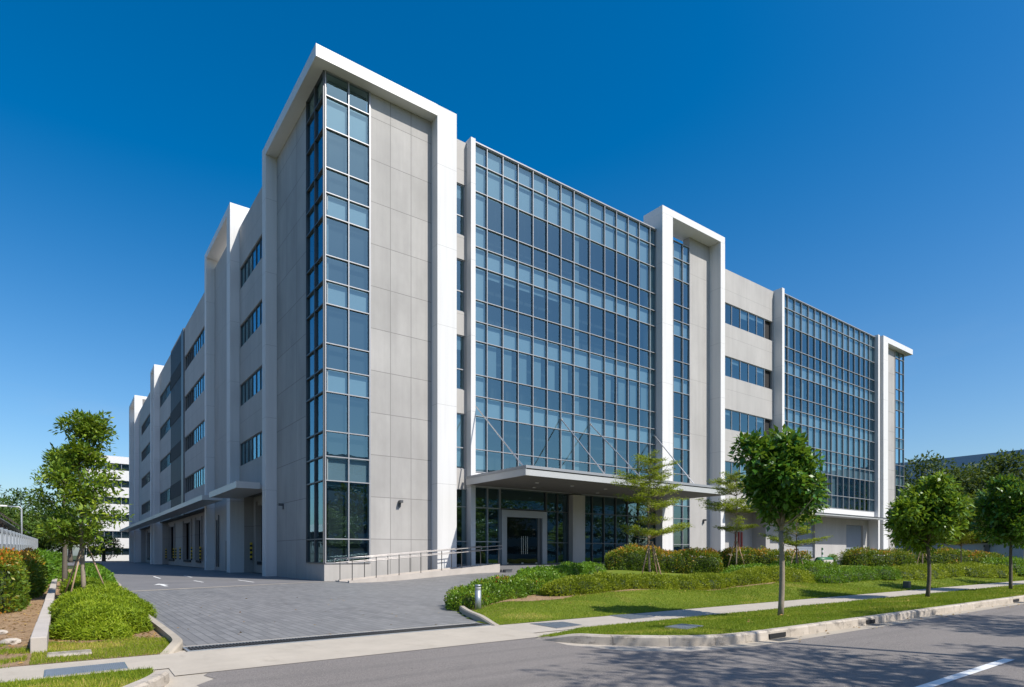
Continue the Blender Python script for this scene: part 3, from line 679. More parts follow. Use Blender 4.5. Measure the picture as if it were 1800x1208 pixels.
mk('dock_canopy', 'canopy_metal', [(-2.0, -.66, 20.3, 99.9, 5.42, 5.62), (-2.06, -2.001, 20.25, 100, 5.40, 5.76), (-1.999, -.66, 20.25, 20.299, 5.40, 5.76)])

# ------------------------------------------------------------------ leaves, trees, hedges, grass
def unit(a): return a/np.maximum(np.linalg.norm(a, axis=1, keepdims=True), 1e-9)
def rand_dirs(n, up=0.0):
    d = RNG.normal(size=(n, 3)); d[:, 2] += up; return unit(d)
def leaf_object(name, C, D, Nn, L, W, tone, mat, parent=None, fold=.18, shape='kite'):
    n = len(C); C = np.asarray(C, float); off = np.array(parent_origin(parent)) if parent is not None else np.zeros(3)
    D = unit(D); S = unit(np.cross(D, Nn)); Nn = unit(np.cross(S, D)); L = np.broadcast_to(L, (n,))[:, None]; W = np.broadcast_to(W, (n,))[:, None]
    C = C-off
    if shape == 'kite':
        V = np.stack([C, C+D*L*.45+S*W*.5+Nn*W*fold, C+D*L, C+D*L*.45-S*W*.5+Nn*W*fold], 1).reshape(-1, 3); k = 4
    else:
        V = np.stack([C-S*W*.5, C+S*W*.5, C+D*L], 1).reshape(-1, 3); k = 3
    me = bpy.data.meshes.new(name); me.vertices.add(n*k); me.vertices.foreach_set('co', V.astype(np.float32).ravel())
    me.loops.add(n*k); me.loops.foreach_set('vertex_index', np.arange(n*k, dtype=np.int32))
    me.polygons.add(n); me.polygons.foreach_set('loop_start', np.arange(0, n*k, k, dtype=np.int32)); me.polygons.foreach_set('loop_total', np.full(n, k, dtype=np.int32))
    a = me.attributes.new('tone', 'FLOAT', 'FACE'); a.data.foreach_set('value', np.clip(tone, 0, 1).astype(np.float32))
    me.materials.append(M[mat]); me.update(calc_edges=True); me.validate()
    o = bpy.data.objects.new(name, me); COL.objects.link(o)
    if parent is not None: o.parent = parent
    return o
def limb(mb, a, b, r0, r1, bend=.06, seg=7, n=5):
    a = np.array(a, float); b = np.array(b, float); l = np.linalg.norm(b-a); o = RNG.normal(size=3)*bend*l
    pts = [a+(b-a)*t+o*math.sin(math.pi*t) for t in np.linspace(0, 1, n)]
    mb.tube(pts, [r0+(r1-r0)*t for t in np.linspace(0, 1, n)], seg)
    return pts
def clusters_to_leaves(cl, rad, per, L, W, droop=0.0, up=.35, jitter=.25):
    """whorls of leaves round each cluster centre"""
    n = len(cl); C = np.repeat(cl, per, 0); d = rand_dirs(n*per, up); r = np.repeat(rad, per)*RNG.uniform(.15, 1, n*per)**.6
    P = C+d*r[:, None]*np.array([1, 1, .75])
    D = unit(d+RNG.normal(size=d.shape)*.45+np.array([0, 0, -droop])); Nn = unit(np.array([0, 0, 1.])+RNG.normal(size=d.shape)*.45)
    return P, D, Nn, L*RNG.uniform(1-jitter, 1+jitter, n*per), W*RNG.uniform(1-jitter, 1+jitter, n*per)
def broad_tree(name, label, x, y, z0, trunk_h, cz, rx, ry, rz, leaf, nclu, per, L, group=None, seed=0, bark='bark_pale', r=.045, cat='tree', shift=(0, 0), name_c='crown', crad=.30, dark=0.0):
    global RNG
    RNG = np.random.default_rng(seed)
    t = empty(name, (x, y, z0), label, cat, group)
    cl = []; nl = 15; lobes = []
    for k in range(nl):
        # lobes spread over the crown by a spiral, each of its own size, so that the outline is uneven and gaps stay between them
        u = 1-2*(k+.5)/nl; a = k*2.39996+seed; rr = math.sqrt(max(0, 1-u*u)); q = RNG.uniform(.50, .98)
        lobes.append((np.array([math.cos(a)*rr*q*rx, math.sin(a)*rr*q*ry, (u*q*.98+.02)*rz]), RNG.uniform(.24, .46)))
    lobes.append((np.array([0, 0, 0.]), .45))
    while len(cl) < nclu:
        lc, lr = lobes[RNG.integers(len(lobes))]; d = rand_dirs(1, .25)[0]; q = RNG.uniform(.2, 1)**.5
        p = np.array([x+shift[0], y+shift[1], z0+cz])+lc+d*lr*q*np.array([rx, ry, rz*.8])
        cl.append(p)
    cl = np.array(cl)
    mb = MB(); base = np.array([x, y, z0-.05]); top = np.array([x+shift[0]*.5, y+shift[1]*.5, z0+cz+rz*.35])
    limb(mb, base, (x+.02, y, z0+trunk_h), r*1.15, r*.85, .012, 9, 7); limb(mb, (x+.02, y, z0+trunk_h-.02), top, r*.85, r*.25, .03, 7)
    mb.build('trunk', bark, t, smooth=True)
    lb = MB()
    for p in cl[RNG.permutation(len(cl))[:max(14, nclu//4)]]:
        h = RNG.uniform(.0, .75); s = np.array([x, y, z0+trunk_h])*(1-h)+top*h
        limb(lb, s, p, r*.36, r*.08, .08, 5, 4)
    lb.build('branches', bark, t, smooth=True)
    P, D, Nn, LL, WW = clusters_to_leaves(cl, np.full(nclu, crad), per, L, L*.48, .25, .3)
    tone = RNG.beta(2.2, 2.6, len(P))+RNG.normal(0, .13, nclu).repeat(per)-dark
    leaf_object(name_c, P, D, Nn, LL, WW, tone, leaf, t)
    return t
def stakes(x, y, z0, h, spread, angs, label):
    s = empty('support_stakes', (x, y, z0), label, 'tree stakes')
    for a in angs:
        mb = MB(); c, q = math.cos(a), math.sin(a); mb.tube([(x+c*spread, y+q*spread, z0-.05), (x+c*.05, y+q*.05, z0+h)], .022, 7); mb.build('stake', 'wood_stake', s, smooth=True)
    mb = MB(); mb.tube([(x+math.cos(a)*.08, y+math.sin(a)*.08, z0+h-.04) for a in np.linspace(0, 6.283, 13)], .012, 5); mb.build('tie', 'bark_dark', s)
    return s
# street trees on the verge
G_ST = 'round crowned street trees on the verge'
broad_tree('street_tree', 'tallest round street tree on the verge, dark glossy crown, right of the entrance canopy', 1.36, -22.92, float(VZ(1.36, -22.92)), 1.75, 2.82, .74, .74, 1.06, 'leaf_street', 330, 30, .155, G_ST, 12, r=.052, shift=(0, 0), crad=.19)
broad_tree('street_tree', 'lighter green round street tree on the verge, second of the row from the left', 10.01, -22.56, float(VZ(10.01, -22.56)), 1.55, 2.38, .96, .96, .98, 'leaf_street_light', 330, 28, .16, G_ST, 5, 'bark_dark', r=.052, crad=.22)
broad_tree('street_tree', 'dark street tree on the verge cut by the right edge of the photo', 16.9, -22.8, float(VZ(16.9, -22.8)), 1.7, 2.72, 1.08, 1.08, 1.12, 'leaf_street', 320, 28, .17, G_ST, 9, 'bark_dark', r=.052, crad=.24)
broad_tree('street_tree', 'street tree on the verge standing beyond the right edge of the photo', 24.5, -22.8, float(VZ(24.5, -22.8)), 1.7, 2.6, 1.3, 1.3, 1.1, 'leaf_street', 160, 20, .15, G_ST, 10, 'bark_dark', r=.052, crad=.26)
# tiered trees in the island bed
def tier_tree(label, x, y, z0, h, tiers, seed, per=60, L=.05, lean=.0, bark='bark_pale', r=.042):
    """TIERS: (height fraction, radius)"""
    global RNG
    RNG = np.random.default_rng(seed)
    t = empty('tiered_tree', (x, y, z0), label, 'tree', 'tiered trees in the planting bed')
    mb = MB(); limb(mb, (x, y, z0-.05), (x+lean, y, z0+h*.96), r, r*.25, .02, 8, 9); mb.build('trunk', bark, t, smooth=True)
    lb = MB(); cs = []
    for f, rad in tiers:
        nb = max(5, int(6+rad*3)); a0 = RNG.uniform(0, 6)
        for k in range(nb):
            a = a0+2*math.pi*k/nb+RNG.uniform(-.4, .4); q = rad*RNG.uniform(.45, 1.15); zz = z0+h*(f+RNG.uniform(-.02, .02))
            tip = np.array([x+lean*f+math.cos(a)*q, y+math.sin(a)*q, zz+q*RNG.uniform(.10, .42)])
            pts = limb(lb, (x+lean*f, y, zz-.02), tip, r*.32, r*.07, .05, 5, 6)
            for s in np.linspace(.38, 1.02, max(5, int(q*11))):
                p = np.array(pts[0])*(1-s)+np.array(pts[-1])*s
                if RNG.random() < .08: continue
                sp = .05+.16*q*math.sin(min(1, s)*2.5)
                for _ in range(4): cs.append((p[0]+RNG.normal(0, sp*.6), p[1]+RNG.normal(0, sp*.6), p[2]+.02+RNG.normal(.015, .022)))
    lb.build('branches', bark, t, smooth=True)
    cs = np.array(cs); n = len(cs)
    P = np.repeat(cs, per//4, 0)+RNG.normal(0, 1, (n*(per//4), 3))*np.array([.06, .06, .024])
    d = RNG.normal(size=P.shape); d[:, 2] = d[:, 2]*.25+.2; Nn = np.array([0, 0, 1.])+RNG.normal(size=P.shape)*.35
    leaf_object('crown', P, unit(d), unit(Nn), L*RNG.uniform(.7, 1.3, len(P)), L*.5, RNG.beta(2, 2.2, len(P)), 'leaf_tier', t)
    return t
tz = float(MZ(5.85, -15.66))
tier_tree('airy tiered tree held by three stakes in front of the entrance glazing', 5.95, -15.6, tz, 4.75, [(.355, 1.5), (.46, .55), (.56, 1.1), (.63, .8), (.70, 1.15), (.77, 1.2), (.84, .85), (.91, .5)], 21, per=40, L=.062)
stakes(5.95, -15.6, tz, 1.55, .5, (2.9, .1, -1.3), 'three pale stakes propping the tiered tree before the entrance')
tz = float(MZ(16.07, -12.18))
tier_tree('tiered tree standing behind the large street tree beside the white portal post', 16.07, -12.3, tz, 4.95, [(.40, 1.2), (.57, 1.9), (.62, 1.2), (.76, 1.5), (.83, 1.2), (.90, .8)], 22, per=36, L=.075)
stakes(16.07, -12.3, tz, 1.5, .5, (2.6, .3, -1.2), 'stakes propping the tiered tree beside the white portal post')
tz = float(MZ(15.4, -15.7))
tier_tree('tiered tree half hidden behind the large street tree, flat layers before the roller shutter', 15.4, -15.7, tz, 3.6, [(.40, 1.5), (.53, .95), (.66, .9), (.8, .6), (.95, .3)], 23, per=36, L=.07)
stakes(15.4, -15.7, tz, 1.3, .45, (2.6, .2, -1.1), 'stakes propping the tiered tree behind the large street tree')
tz = float(MZ(31.4, -16.9))
tier_tree('yellow green tiered tree between the second and third street trees', 31.4, -16.9, tz, 4.3, [(.36, 1.7), (.48, 1.9), (.6, 1.8), (.72, 1.5), (.83, 1.1), (.93, .6)], 24, per=44, L=.105)
tz = float(MZ(29.2, -15.7))
tier_tree('thin tiered tree with its crown behind the second street tree', 29.2, -15.7, tz, 3.9, [(.5, 1.2), (.63, 1.3), (.77, 1.1), (.9, .6)], 25, per=36, L=.085)
stakes(29.2, -15.7, tz, 1.6, .45, (2.5, .2, -1.1), 'stakes propping the thin tiered tree behind the second street tree')
# trees beside the driveway
def tall_tree(label, x, y, z0, h, seed, bark, r, leaf, per, L, prof, nclu, name='tall_tree', group='trees in the left planting strip'):
    """PROF: (height fraction, crown radius) profile"""
    global RNG
    RNG = np.random.default_rng(seed)
    t = empty(name, (x, y, z0), label, 'tree', group); mb = MB()
    pts = limb(mb, (x, y, z0-.05), (x-.12, y+.1, z0+h*.97), r, r*.18, .012, 9, 10); mb.build('trunk', bark, t, smooth=True)
    fr = np.array([p[0] for p in prof]); rr = np.array([p[1] for p in prof]); cl = []; lb = MB()
    nb = nclu//6
    for k in range(nb):
        f = RNG.uniform(fr[0], .97); q = float(np.interp(f, fr, rr))*RNG.uniform(.72, 1.12); a = k*2.4+RNG.uniform(-.4, .4)
        tip = np.array([x+math.cos(a)*q, y+math.sin(a)*q, z0+h*f+q*.28]); s = np.array([x-.12*f, y+.1*f, z0+h*(f-.04)])
        limb(lb, s, tip, r*.28*(1.1-f), r*.05, .06, 5, 4)
        for _ in range(6):
            v = RNG.uniform(.42, 1.04); cl.append(s+(tip-s)*v+RNG.normal(0, .11, 3)*(.5+q*.6))
    lb.build('branches', bark, t, smooth=True); cl = np.array(cl); n = len(cl)
    P, D, Nn, LL, WW = clusters_to_leaves(cl, np.full(n, .17+L*.6), per, L, L*.45, .05, .5)
    leaf_object('crown', P, D, Nn, LL, WW, RNG.beta(2.2, 2.3, len(P))+RNG.normal(0, .14, n).repeat(per), leaf, t)
    return t
tall_tree('tall tree with pale trunk held by stakes beside the driveway, leafy to the top', -9.92, -8.35, .05, 5.35, 31, 'bark_pale', .065, 'leaf_left', 24, .15, [(.30, .80), (.36, .92), (.5, .88), (.64, .86), (.72, .66), (.78, .28), (.83, .50), (.92, .46), (1, .2)], 300)
stakes(-9.92, -8.35, .05, 1.6, .62, (2.5, .15, -2.2), 'three wooden stakes propping the tall pale trunk beside the driveway')
tall_tree('dark trunked tree behind the tall staked tree in the left planting strip', -10.35, -1.0, .05, 5.2, 32, 'bark_dark', .10, 'leaf_left', 18, .15, [(.34, .8), (.45, 1.05), (.6, 1.0), (.75, .8), (.9, .5), (1, .2)], 240)
SB = lambda x, y: bool(inside(np.array([x]), np.array([y]), ISLP)[0]) and y > -17.98+.13*math.sin(x*1.9)+.07*math.sin(x*5.3) and float(seg_dist(np.array([x]), np.array([y]), ISL)[0]) > .12
grid_mesh('soil_bed', np.concatenate([np.arange(-3.4, 14, .13), np.arange(14, 60, 1)]), np.arange(-18.6, -15.5, .1), lambda x, y: MZ(x, y)+.006, 'soil', SB)
# hedges: leaf shells over rounded blocks
def hedge(label, blobs, leaf, dens, L, W=None, tone_top=0.0, up=.3, name='hedge', cat='hedge', group='hedges and shrubs round the building', n_pow=4, seed=0, z_off=0, spray=0.0, zf=None, rough=.06, group_on=True):
    """BLOBS: (x, y, rx, ry, h, rot, base z or None)"""
    global RNG
    RNG = np.random.default_rng(seed+100)
    bl = []
    for (x, y, rx, ry, h, rot) in blobs:
        z = float((zf or MZ)(x, y)) if True else 0
        bl.append((x, y, z-.03, rx, ry, h, rot))
    x0, y0, zb = bl[0][:3]
    o = empty(name, (x0, y0, zb), label, cat, group)
    core = MB()
    for (x, y, z, rx, ry, h, rot) in bl:
        U, Vv = 14, 7; vs_, fs_ = [], []
        for j in range(Vv+1):
            ph = math.pi/2*j/Vv
            for i in range(U):
                th = 2*math.pi*i/U; d = np.array([math.cos(th)*math.cos(ph), math.sin(th)*math.cos(ph), math.sin(ph)])
                k = (abs(d[0])**n_pow+abs(d[1])**n_pow+abs(d[2])**n_pow)**(-1/n_pow)*(.58 if spray else .80)
                lx, ly, lz = d[0]*k*rx, d[1]*k*ry, d[2]*k*h
                vs_.append((x+lx*math.cos(rot)-ly*math.sin(rot), y+lx*math.sin(rot)+ly*math.cos(rot), z+lz))
        for j in range(Vv):
            for i in range(U):
                i2 = (i+1) % U; fs_.append((j*U+i, j*U+i2, (j+1)*U+i2, (j+1)*U+i))
        core.add(vs_, fs_)
    core.build('inner_twigs', 'twig', o)
    Ps, Ds, Ts = [], [], []
    for bi, (x, y, z, rx, ry, h, rot) in enumerate(bl):
        area = math.pi*(rx+ry)*h*1.2+math.pi*rx*ry*1.2; n = int(dens*area)
        d = RNG.normal(size=(n*2, 3)); d = d*np.array([rx, ry, h]); d[:, 2] = np.abs(d[:, 2])
        e = d/np.array([rx, ry, h]); k = (np.abs(e)**n_pow).sum(1)**(-1/n_pow)
        p = d*k[:, None]; p = p[:n]
        nrm = np.sign(p)*np.abs(p/np.array([rx, ry, h]))**(n_pow-1)/np.array([rx, ry, h]); nrm = unit(nrm)
        wk = 2.2 if spray else 1.0; wob = 1+.09*wk*np.sin(p[:, 0]*6/rx*.5+bi)+.07*wk*np.sin(p[:, 1]*7+p[:, 2]*5+bi*2)
        p = p*(wob*RNG.uniform(.80, 1.05, len(p)))[:, None]
        c, s = math.cos(rot), math.sin(rot)
        q = np.stack([x+p[:, 0]*c-p[:, 1]*s, y+p[:, 0]*s+p[:, 1]*c, z+p[:, 2]], 1); nr = np.stack([nrm[:, 0]*c-nrm[:, 1]*s, nrm[:, 0]*s+nrm[:, 1]*c, nrm[:, 2]], 1)
        keep = np.ones(len(q), bool)
        for bj, (X, Y, Z, RX, RY, H, RO) in enumerate(bl):
            if bj == bi: continue
            a = (q[:, 0]-X)*math.cos(RO)+(q[:, 1]-Y)*math.sin(RO); b = -(q[:, 0]-X)*math.sin(RO)+(q[:, 1]-Y)*math.cos(RO)
            keep &= (np.abs(a/RX)**n_pow+np.abs(b/RY)**n_pow+np.abs((q[:, 2]-Z)/H)**n_pow) > .6
        q = q[keep]; nr = nr[keep]
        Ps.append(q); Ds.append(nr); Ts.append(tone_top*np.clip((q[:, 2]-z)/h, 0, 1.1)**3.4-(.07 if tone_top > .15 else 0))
    P = np.concatenate(Ps); nr = np.concatenate(Ds); tt = np.concatenate(Ts); n = len(P)
    D = unit(nr*.75+RNG.normal(size=(n, 3))*(.9 if spray else .55)+np.array([0, 0, up])); Nn = unit(nr+RNG.normal(size=(n, 3))*.5)
    if spray: P = P-D*L*.3
    fq = RNG.uniform(.8, 1.6, 3); cl = .10*np.sin(P[:, 0]*3.1*fq[0]+1)+.10*np.sin(P[:, 1]*3.7*fq[1]+P[:, 2]*4)
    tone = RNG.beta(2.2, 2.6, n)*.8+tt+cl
    leaf_object('foliage', P, D, Nn, L*RNG.uniform(.6, 1.35, n), (W or L*.5), tone, leaf, o)
    return o
def run(pts, step, rx, ry, h, jit=.12):
    """blobs along a polyline"""
    out = []; rg = random.Random(int(pts[0][0]*10+h*100))
    for (ax, ay), (bx, by) in zip(pts[:-1], pts[1:]):
        l = math.hypot(bx-ax, by-ay); n = max(1, int(l/step)); a = math.atan2(by-ay, bx-ax)
        for i in range(n):
            t = (i+.5)/n; out.append((ax+(bx-ax)*t+rg.uniform(-jit, jit)*.5, ay+(by-ay)*t+rg.uniform(-jit, jit)*.5, rx*(1+rg.uniform(-jit, jit)), ry*(1+rg.uniform(-jit, jit)), h*(1+rg.uniform(-jit, jit)*.8), a+rg.uniform(-.1, .1)))
    return out
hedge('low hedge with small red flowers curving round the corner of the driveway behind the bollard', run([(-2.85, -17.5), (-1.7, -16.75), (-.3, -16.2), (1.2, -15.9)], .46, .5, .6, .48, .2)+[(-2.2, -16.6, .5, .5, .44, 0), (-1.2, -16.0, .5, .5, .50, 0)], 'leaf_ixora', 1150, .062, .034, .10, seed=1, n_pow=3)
hedge('dark green broad leaved hedge between the drop off and the lime hedge', run([(1.2, -14.6), (3.2, -13.2), (5.5, -11.9), (8, -10.7)], .6, .6, .55, .52), 'leaf_green', 520, .08, .045, .05, seed=2, n_pow=3)
hedge('lime green hedge in front of the three staked tiered tree', run([(.2, -17.25), (2.2, -17.3), (4.6, -17.3)], .5, .5, .55, .42), 'leaf_lime', 1500, .06, .026, .0, seed=3, n_pow=3)
hedge('long low green hedge behind the large street tree trunk', run([(4.9, -17.3), (7, -17.2), (9.4, -17.2)], .55, .55, .6, .44), 'leaf_lime', 1250, .065, .026, -.10, seed=4, n_pow=3)
hedge('grassy lime shrubs left of the second street tree', run([(9.6, -17.2), (11.5, -17.2), (13, -17.1)], .6, .6, .65, .5), 'leaf_lime', 1000, .075, .026, .03, seed=5, n_pow=3)
hedge('broad bright green shrub mass behind the lime shrubs', run([(12.0, -15.0), (14.5, -15.2), (18, -15.6)], .9, .9, 1.0, .62), 'leaf_green', 480, .085, .04, .10, seed=6, n_pow=3)
hedge('green shrubs stepping down towards the second street tree', run([(13.6, -17.6), (16, -17.8), (18, -18.3)], .7, .7, .65, .5), 'leaf_green', 520, .075, .035, .0, seed=7, n_pow=3)
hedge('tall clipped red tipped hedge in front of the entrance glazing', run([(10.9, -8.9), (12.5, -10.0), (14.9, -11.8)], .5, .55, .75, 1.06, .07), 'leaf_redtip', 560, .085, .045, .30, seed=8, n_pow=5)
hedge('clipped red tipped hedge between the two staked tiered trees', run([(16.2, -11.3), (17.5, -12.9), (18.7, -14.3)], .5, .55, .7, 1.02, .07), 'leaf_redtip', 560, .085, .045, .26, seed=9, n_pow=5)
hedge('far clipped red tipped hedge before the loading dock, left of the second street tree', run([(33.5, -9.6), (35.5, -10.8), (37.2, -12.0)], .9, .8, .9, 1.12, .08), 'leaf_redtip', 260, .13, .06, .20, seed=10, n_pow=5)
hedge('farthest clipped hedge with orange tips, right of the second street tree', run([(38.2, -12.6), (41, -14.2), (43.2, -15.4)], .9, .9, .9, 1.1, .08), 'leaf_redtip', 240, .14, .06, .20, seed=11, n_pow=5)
hedge('mid green shrubs right behind the second street tree trunk', run([(19.5, -18.0), (22, -18.0), (25, -18.2)], .8, .8, .8, .55), 'leaf_lime', 420, .085, .035, -.05, seed=12, n_pow=3)
hedge('lime shrubs in the bed beside the third street tree', run([(25.8, -18.3), (28, -18.6), (30.5, -18.8)], .8, .8, .85, .6), 'leaf_lime', 380, .09, .035, .0, seed=13, n_pow=3)
hedge('dark green shrubs at the far end of the planting bed', run([(31.5, -18.6), (34, -18.6), (38, -18.8), (44, -19)], 1.0, 1.0, 1.0, .75), 'leaf_green', 240, .12, .05, .05, seed=14, n_pow=3)
flat = lambda x, y: .05
hedge('orange tipped bush at the left edge of the photo beside the white fence', [(-11.72, -11.2, .5, .9, 1.22, 0), (-11.62, -10.0, .48, .9, 1.2, 0), (-11.75, -8.8, .5, .9, 1.15, 0)], 'leaf_redtip', 760, .085, .045, .30, seed=15, n_pow=3, zf=flat)
hedge('second orange tipped bush behind the first one along the white fence', run([(-11.6, -6.9), (-11.5, -4), (-11.5, 2)], 1.0, 1.0, .5, 1.25), 'leaf_redtip', 380, .10, .05, .24, seed=16, n_pow=3, zf=flat)
hedge('dark green hedge along the fence behind the orange tipped bushes', run([(-11.4, 4), (-11.2, 14), (-10.9, 30)], 1.4, 1.5, .6, 1.15), 'leaf_green', 160, .16, .08, .0, seed=17, n_pow=3, zf=flat)
hedge('bright feathery juniper mass beside the driveway at the lower left', [(-10.1, -17.8, .45, .6, .36, .3), (-9.62, -17.4, .42, .6, .33, -.2), (-9.95, -16.5, .60, .8, .44, 0), (-9.5, -15.9, .42, .6, .36, .2), (-9.75, -15.0, .66, .8, .46, 0), (-9.8, -13.6, .70, .9, .40, 0), (-9.5, -12.8, .5, .7, .34, .3), (-9.8, -11.9, .7, .9, .38, 0), (-10.25, -15.6, .36, .7, .44, 0)], 'leaf_juniper', 6500, .075, .015, .05, up=.08, seed=18, n_pow=2.4, zf=flat, spray=1)
hedge('bright green ground shrubs round the foot of the tall staked tree', [(-9.75, -9.9, .7, 1.1, .36, 0), (-9.7, -8, .7, 1.1, .32, 0), (-9.65, -6.2, .75, 1.1, .36, 0), (-9.6, -4.2, .75, 1.2, .42, 0)], 'leaf_juniper', 2200, .09, .022, .0, up=.2, seed=19, n_pow=2.6, zf=flat, spray=1)
hedge('mixed dark shrubs farther along the driveway kerb', run([(-9.5, -2.5), (-9.4, 4), (-9.1, 14), (-8.6, 28)], 1.6, 1.6, .7, .55), 'leaf_green', 200, .14, .06, .0, seed=20, n_pow=3, zf=flat)
# grass blades
def blades(name, polys, zf, dens, h, label_w=.006):
    global RNG
    RNG = np.random.default_rng(77); out = []
    for (x0, x1, y0, y1, k, mask) in polys:
        n = int((x1-x0)*(y1-y0)*dens*k); p = RNG.uniform((x0, y0), (x1, y1), (n, 2)); p = p[mask(p[:, 0], p[:, 1])] if mask else p; out.append((p, k))
    P = np.concatenate([o[0] for o in out]); K = np.concatenate([np.full(len(o[0]), o[1]) for o in out]); n = len(P)
    C = np.stack([P[:, 0], P[:, 1], zf(P[:, 0], P[:, 1])-.004], 1)
    D = np.stack([RNG.normal(0, .45, n), RNG.normal(0, .45, n), np.ones(n)], 1); Nn = RNG.normal(size=(n, 3)); Nn[:, 2] = 0
    s = 1/np.sqrt(K)
    patch = .22*np.sin(P[:, 0]*2.3+1)*np.sin(P[:, 1]*3.1)+.15*np.sin(P[:, 0]*.9+P[:, 1]*1.4)
    o = leaf_object(name, C, D, Nn, h*RNG.uniform(.5, 1.4, n)*np.minimum(s, 1.5), .007*s*RNG.uniform(.7, 1.4, n), RNG.beta(2, 3, n)+patch*.6+.35*(np.sin(P[:, 0]*1.27+2)*np.sin(P[:, 1]*1.9+P[:, 0]*.6) > .78), 'grass_blade', None, shape='tri')
    o['kind'] = 'stuff'; return o
inV = lambda x, y: inside(x, y, VERGE)
def inI(x, y): return inside(x, y, ISLP) & (seg_dist(x, y, ISL) > .13) & ((y < -17.95+.15*np.sin(x*1.9)) | (x < -2.9))
blades('grass', [(-4.6, 4, -24.3, -21.62, 1.0, inV), (4, 14, -24.3, -21.62, .5, inV), (14, 45, -24.3, -21.62, .16, inV)], VZ, 3600, .034)
blades('grass', [(-4.1, 4, -20.46, -16.5, .8, inI), (4, 14, -20.46, -17.4, .45, inI), (14, 45, -20.46, -17.4, .14, inI)], MZ, 3000, .030)
inL = lambda x, y: inside(x, y, LSTRIP) & ((y < -18.55+.2*np.sin(x*7)) )
blades('grass', [(-10.75, -9.12, -20.5, -17.6, 1.0, inL), (-13.5, -10.8, -20.5, -17.9, .7, lambda x, y: np.sin(x*5+y*3)+np.sin(y*7-x*2) > -.1+(y+19.6)*.9)], lambda x, y: np.full(len(x), .012), 5200, .045)
inB = lambda x, y: inside(x, y, [(-60, -24.3), (-12.5, -24.3), (-11.3, -24.18), (-10.4, -23.6), (-9.9, -22.95), (-9.68, -22.5), (-9.62, -21.66), (-60, -21.66)])
blades('grass', [(-12.5, -9.6, -24.3, -21.6, 1.0, inB)], lambda x, y: np.full(len(x), .03), 5200, .045)

M['dry_leaf'] = leaf_mat('dry_leaf', [(0, (.12, .06, .025)), (.5, (.30, .17, .06)), (1, (.50, .34, .10))], .1, .7, .2)
RNG = np.random.default_rng(5)
def litter(n, x0, x1, y0, y1, zf, ok):
    p = RNG.uniform((x0, y0), (x1, y1), (n, 2)); p = p[ok(p[:, 0], p[:, 1])]; return np.stack([p[:, 0], p[:, 1], zf(p[:, 0], p[:, 1])], 1)
LP = np.concatenate([litter(1500, -13.4, -10.8, -20.3, -9, lambda x, y: .02+0*x, lambda x, y: x < 99), litter(260, -10.7, -9.2, -18.9, -17.8, lambda x, y: .02+0*x, lambda x, y: x < 99),
    litter(500, -3, 14, -18.9, -16.5, lambda x, y: MZ(x, y)+.012, lambda x, y: inside(x, y, ISLP)), litter(110, -4, 14, -24.2, -21.7, lambda x, y: VZ(x, y)+.03, lambda x, y: inside(x, y, VERGE)),
    litter(70, -4, 14, -20.3, -18.2, lambda x, y: MZ(x, y)+.03, lambda x, y: inside(x, y, ISLP)), litter(90, -9, 12, -24.9, -24.45, lambda x, y: .008+0*x, lambda x, y: x > -2), litter(60, -9, -3, -20, -10, lambda x, y: .01+0*x, lambda x, y: x < -3.6)])
_n = len(LP); _D = RNG.normal(size=(_n, 3)); _D[:, 2] *= .15
leaf_object('fallen_leaves', LP, _D, unit(np.array([0, 0, 1.])+RNG.normal(size=(_n, 3))*.3), RNG.uniform(.03, .085, _n), RNG.uniform(.015, .04, _n), RNG.random(_n), 'dry_leaf')['kind'] = 'stuff'

# ------------------------------------------------------------------ site furniture
def solid(name, mat, boxes, label=None, cat=None, group=None, kind=None, bevel=0):
    mb = MB()
    for b in boxes: mb.box(*b)
    return setp(mb.build(name, mat, None, bevel), label, cat, group, kind)
# ramp to the entrance and its steps
def ramp_top(x): return .03+(min(max(x, .25), 8.9)-.25)/(8.9-.25)*.70
rm = MB(); xs_ = [.3+i*.86 for i in range(11)]
for a, b in zip(xs_[:-1], xs_[1:]):
    for (y0, y1, e) in ((-2.45, -2.27, .07), (-2.268, -1.192, 0.0), (-1.19, -1.04, .07)):
        za, zb = ramp_top(a)+e, ramp_top(b)+e
        rm.add([(a, y0, -.05), (b, y0, -.05), (b, y1, -.05), (a, y1, -.05), (a, y0, za), (b, y0, zb), (b, y1, zb), (a, y1, za)],
               [(0, 3, 2, 1), (4, 5, 6, 7), (0, 1, 5, 4), (2, 3, 7, 6)]+([(3, 0, 4, 7)] if a == xs_[0] else [])+([(1, 2, 6, 5)] if b == xs_[-1] else []))
setp(rm.build('access_ramp', 'ramp_concrete'), 'pale concrete ramp with low side kerbs rising along the tower to the entrance', 'ramp')
solid('entrance_steps', 'yard', [(8.93, 31.8, -2.2, -.66, 0, .70), (8.93, 31.8, -2.6, -2.201, 0, .50)], 'two grey steps and landing in front of the glass entrance door', 'steps')
solid('entrance_steps', 'ramp_concrete', [(.3, 8.92, -1.035, -.66, -.04, .06)], None, None, None, 'structure')
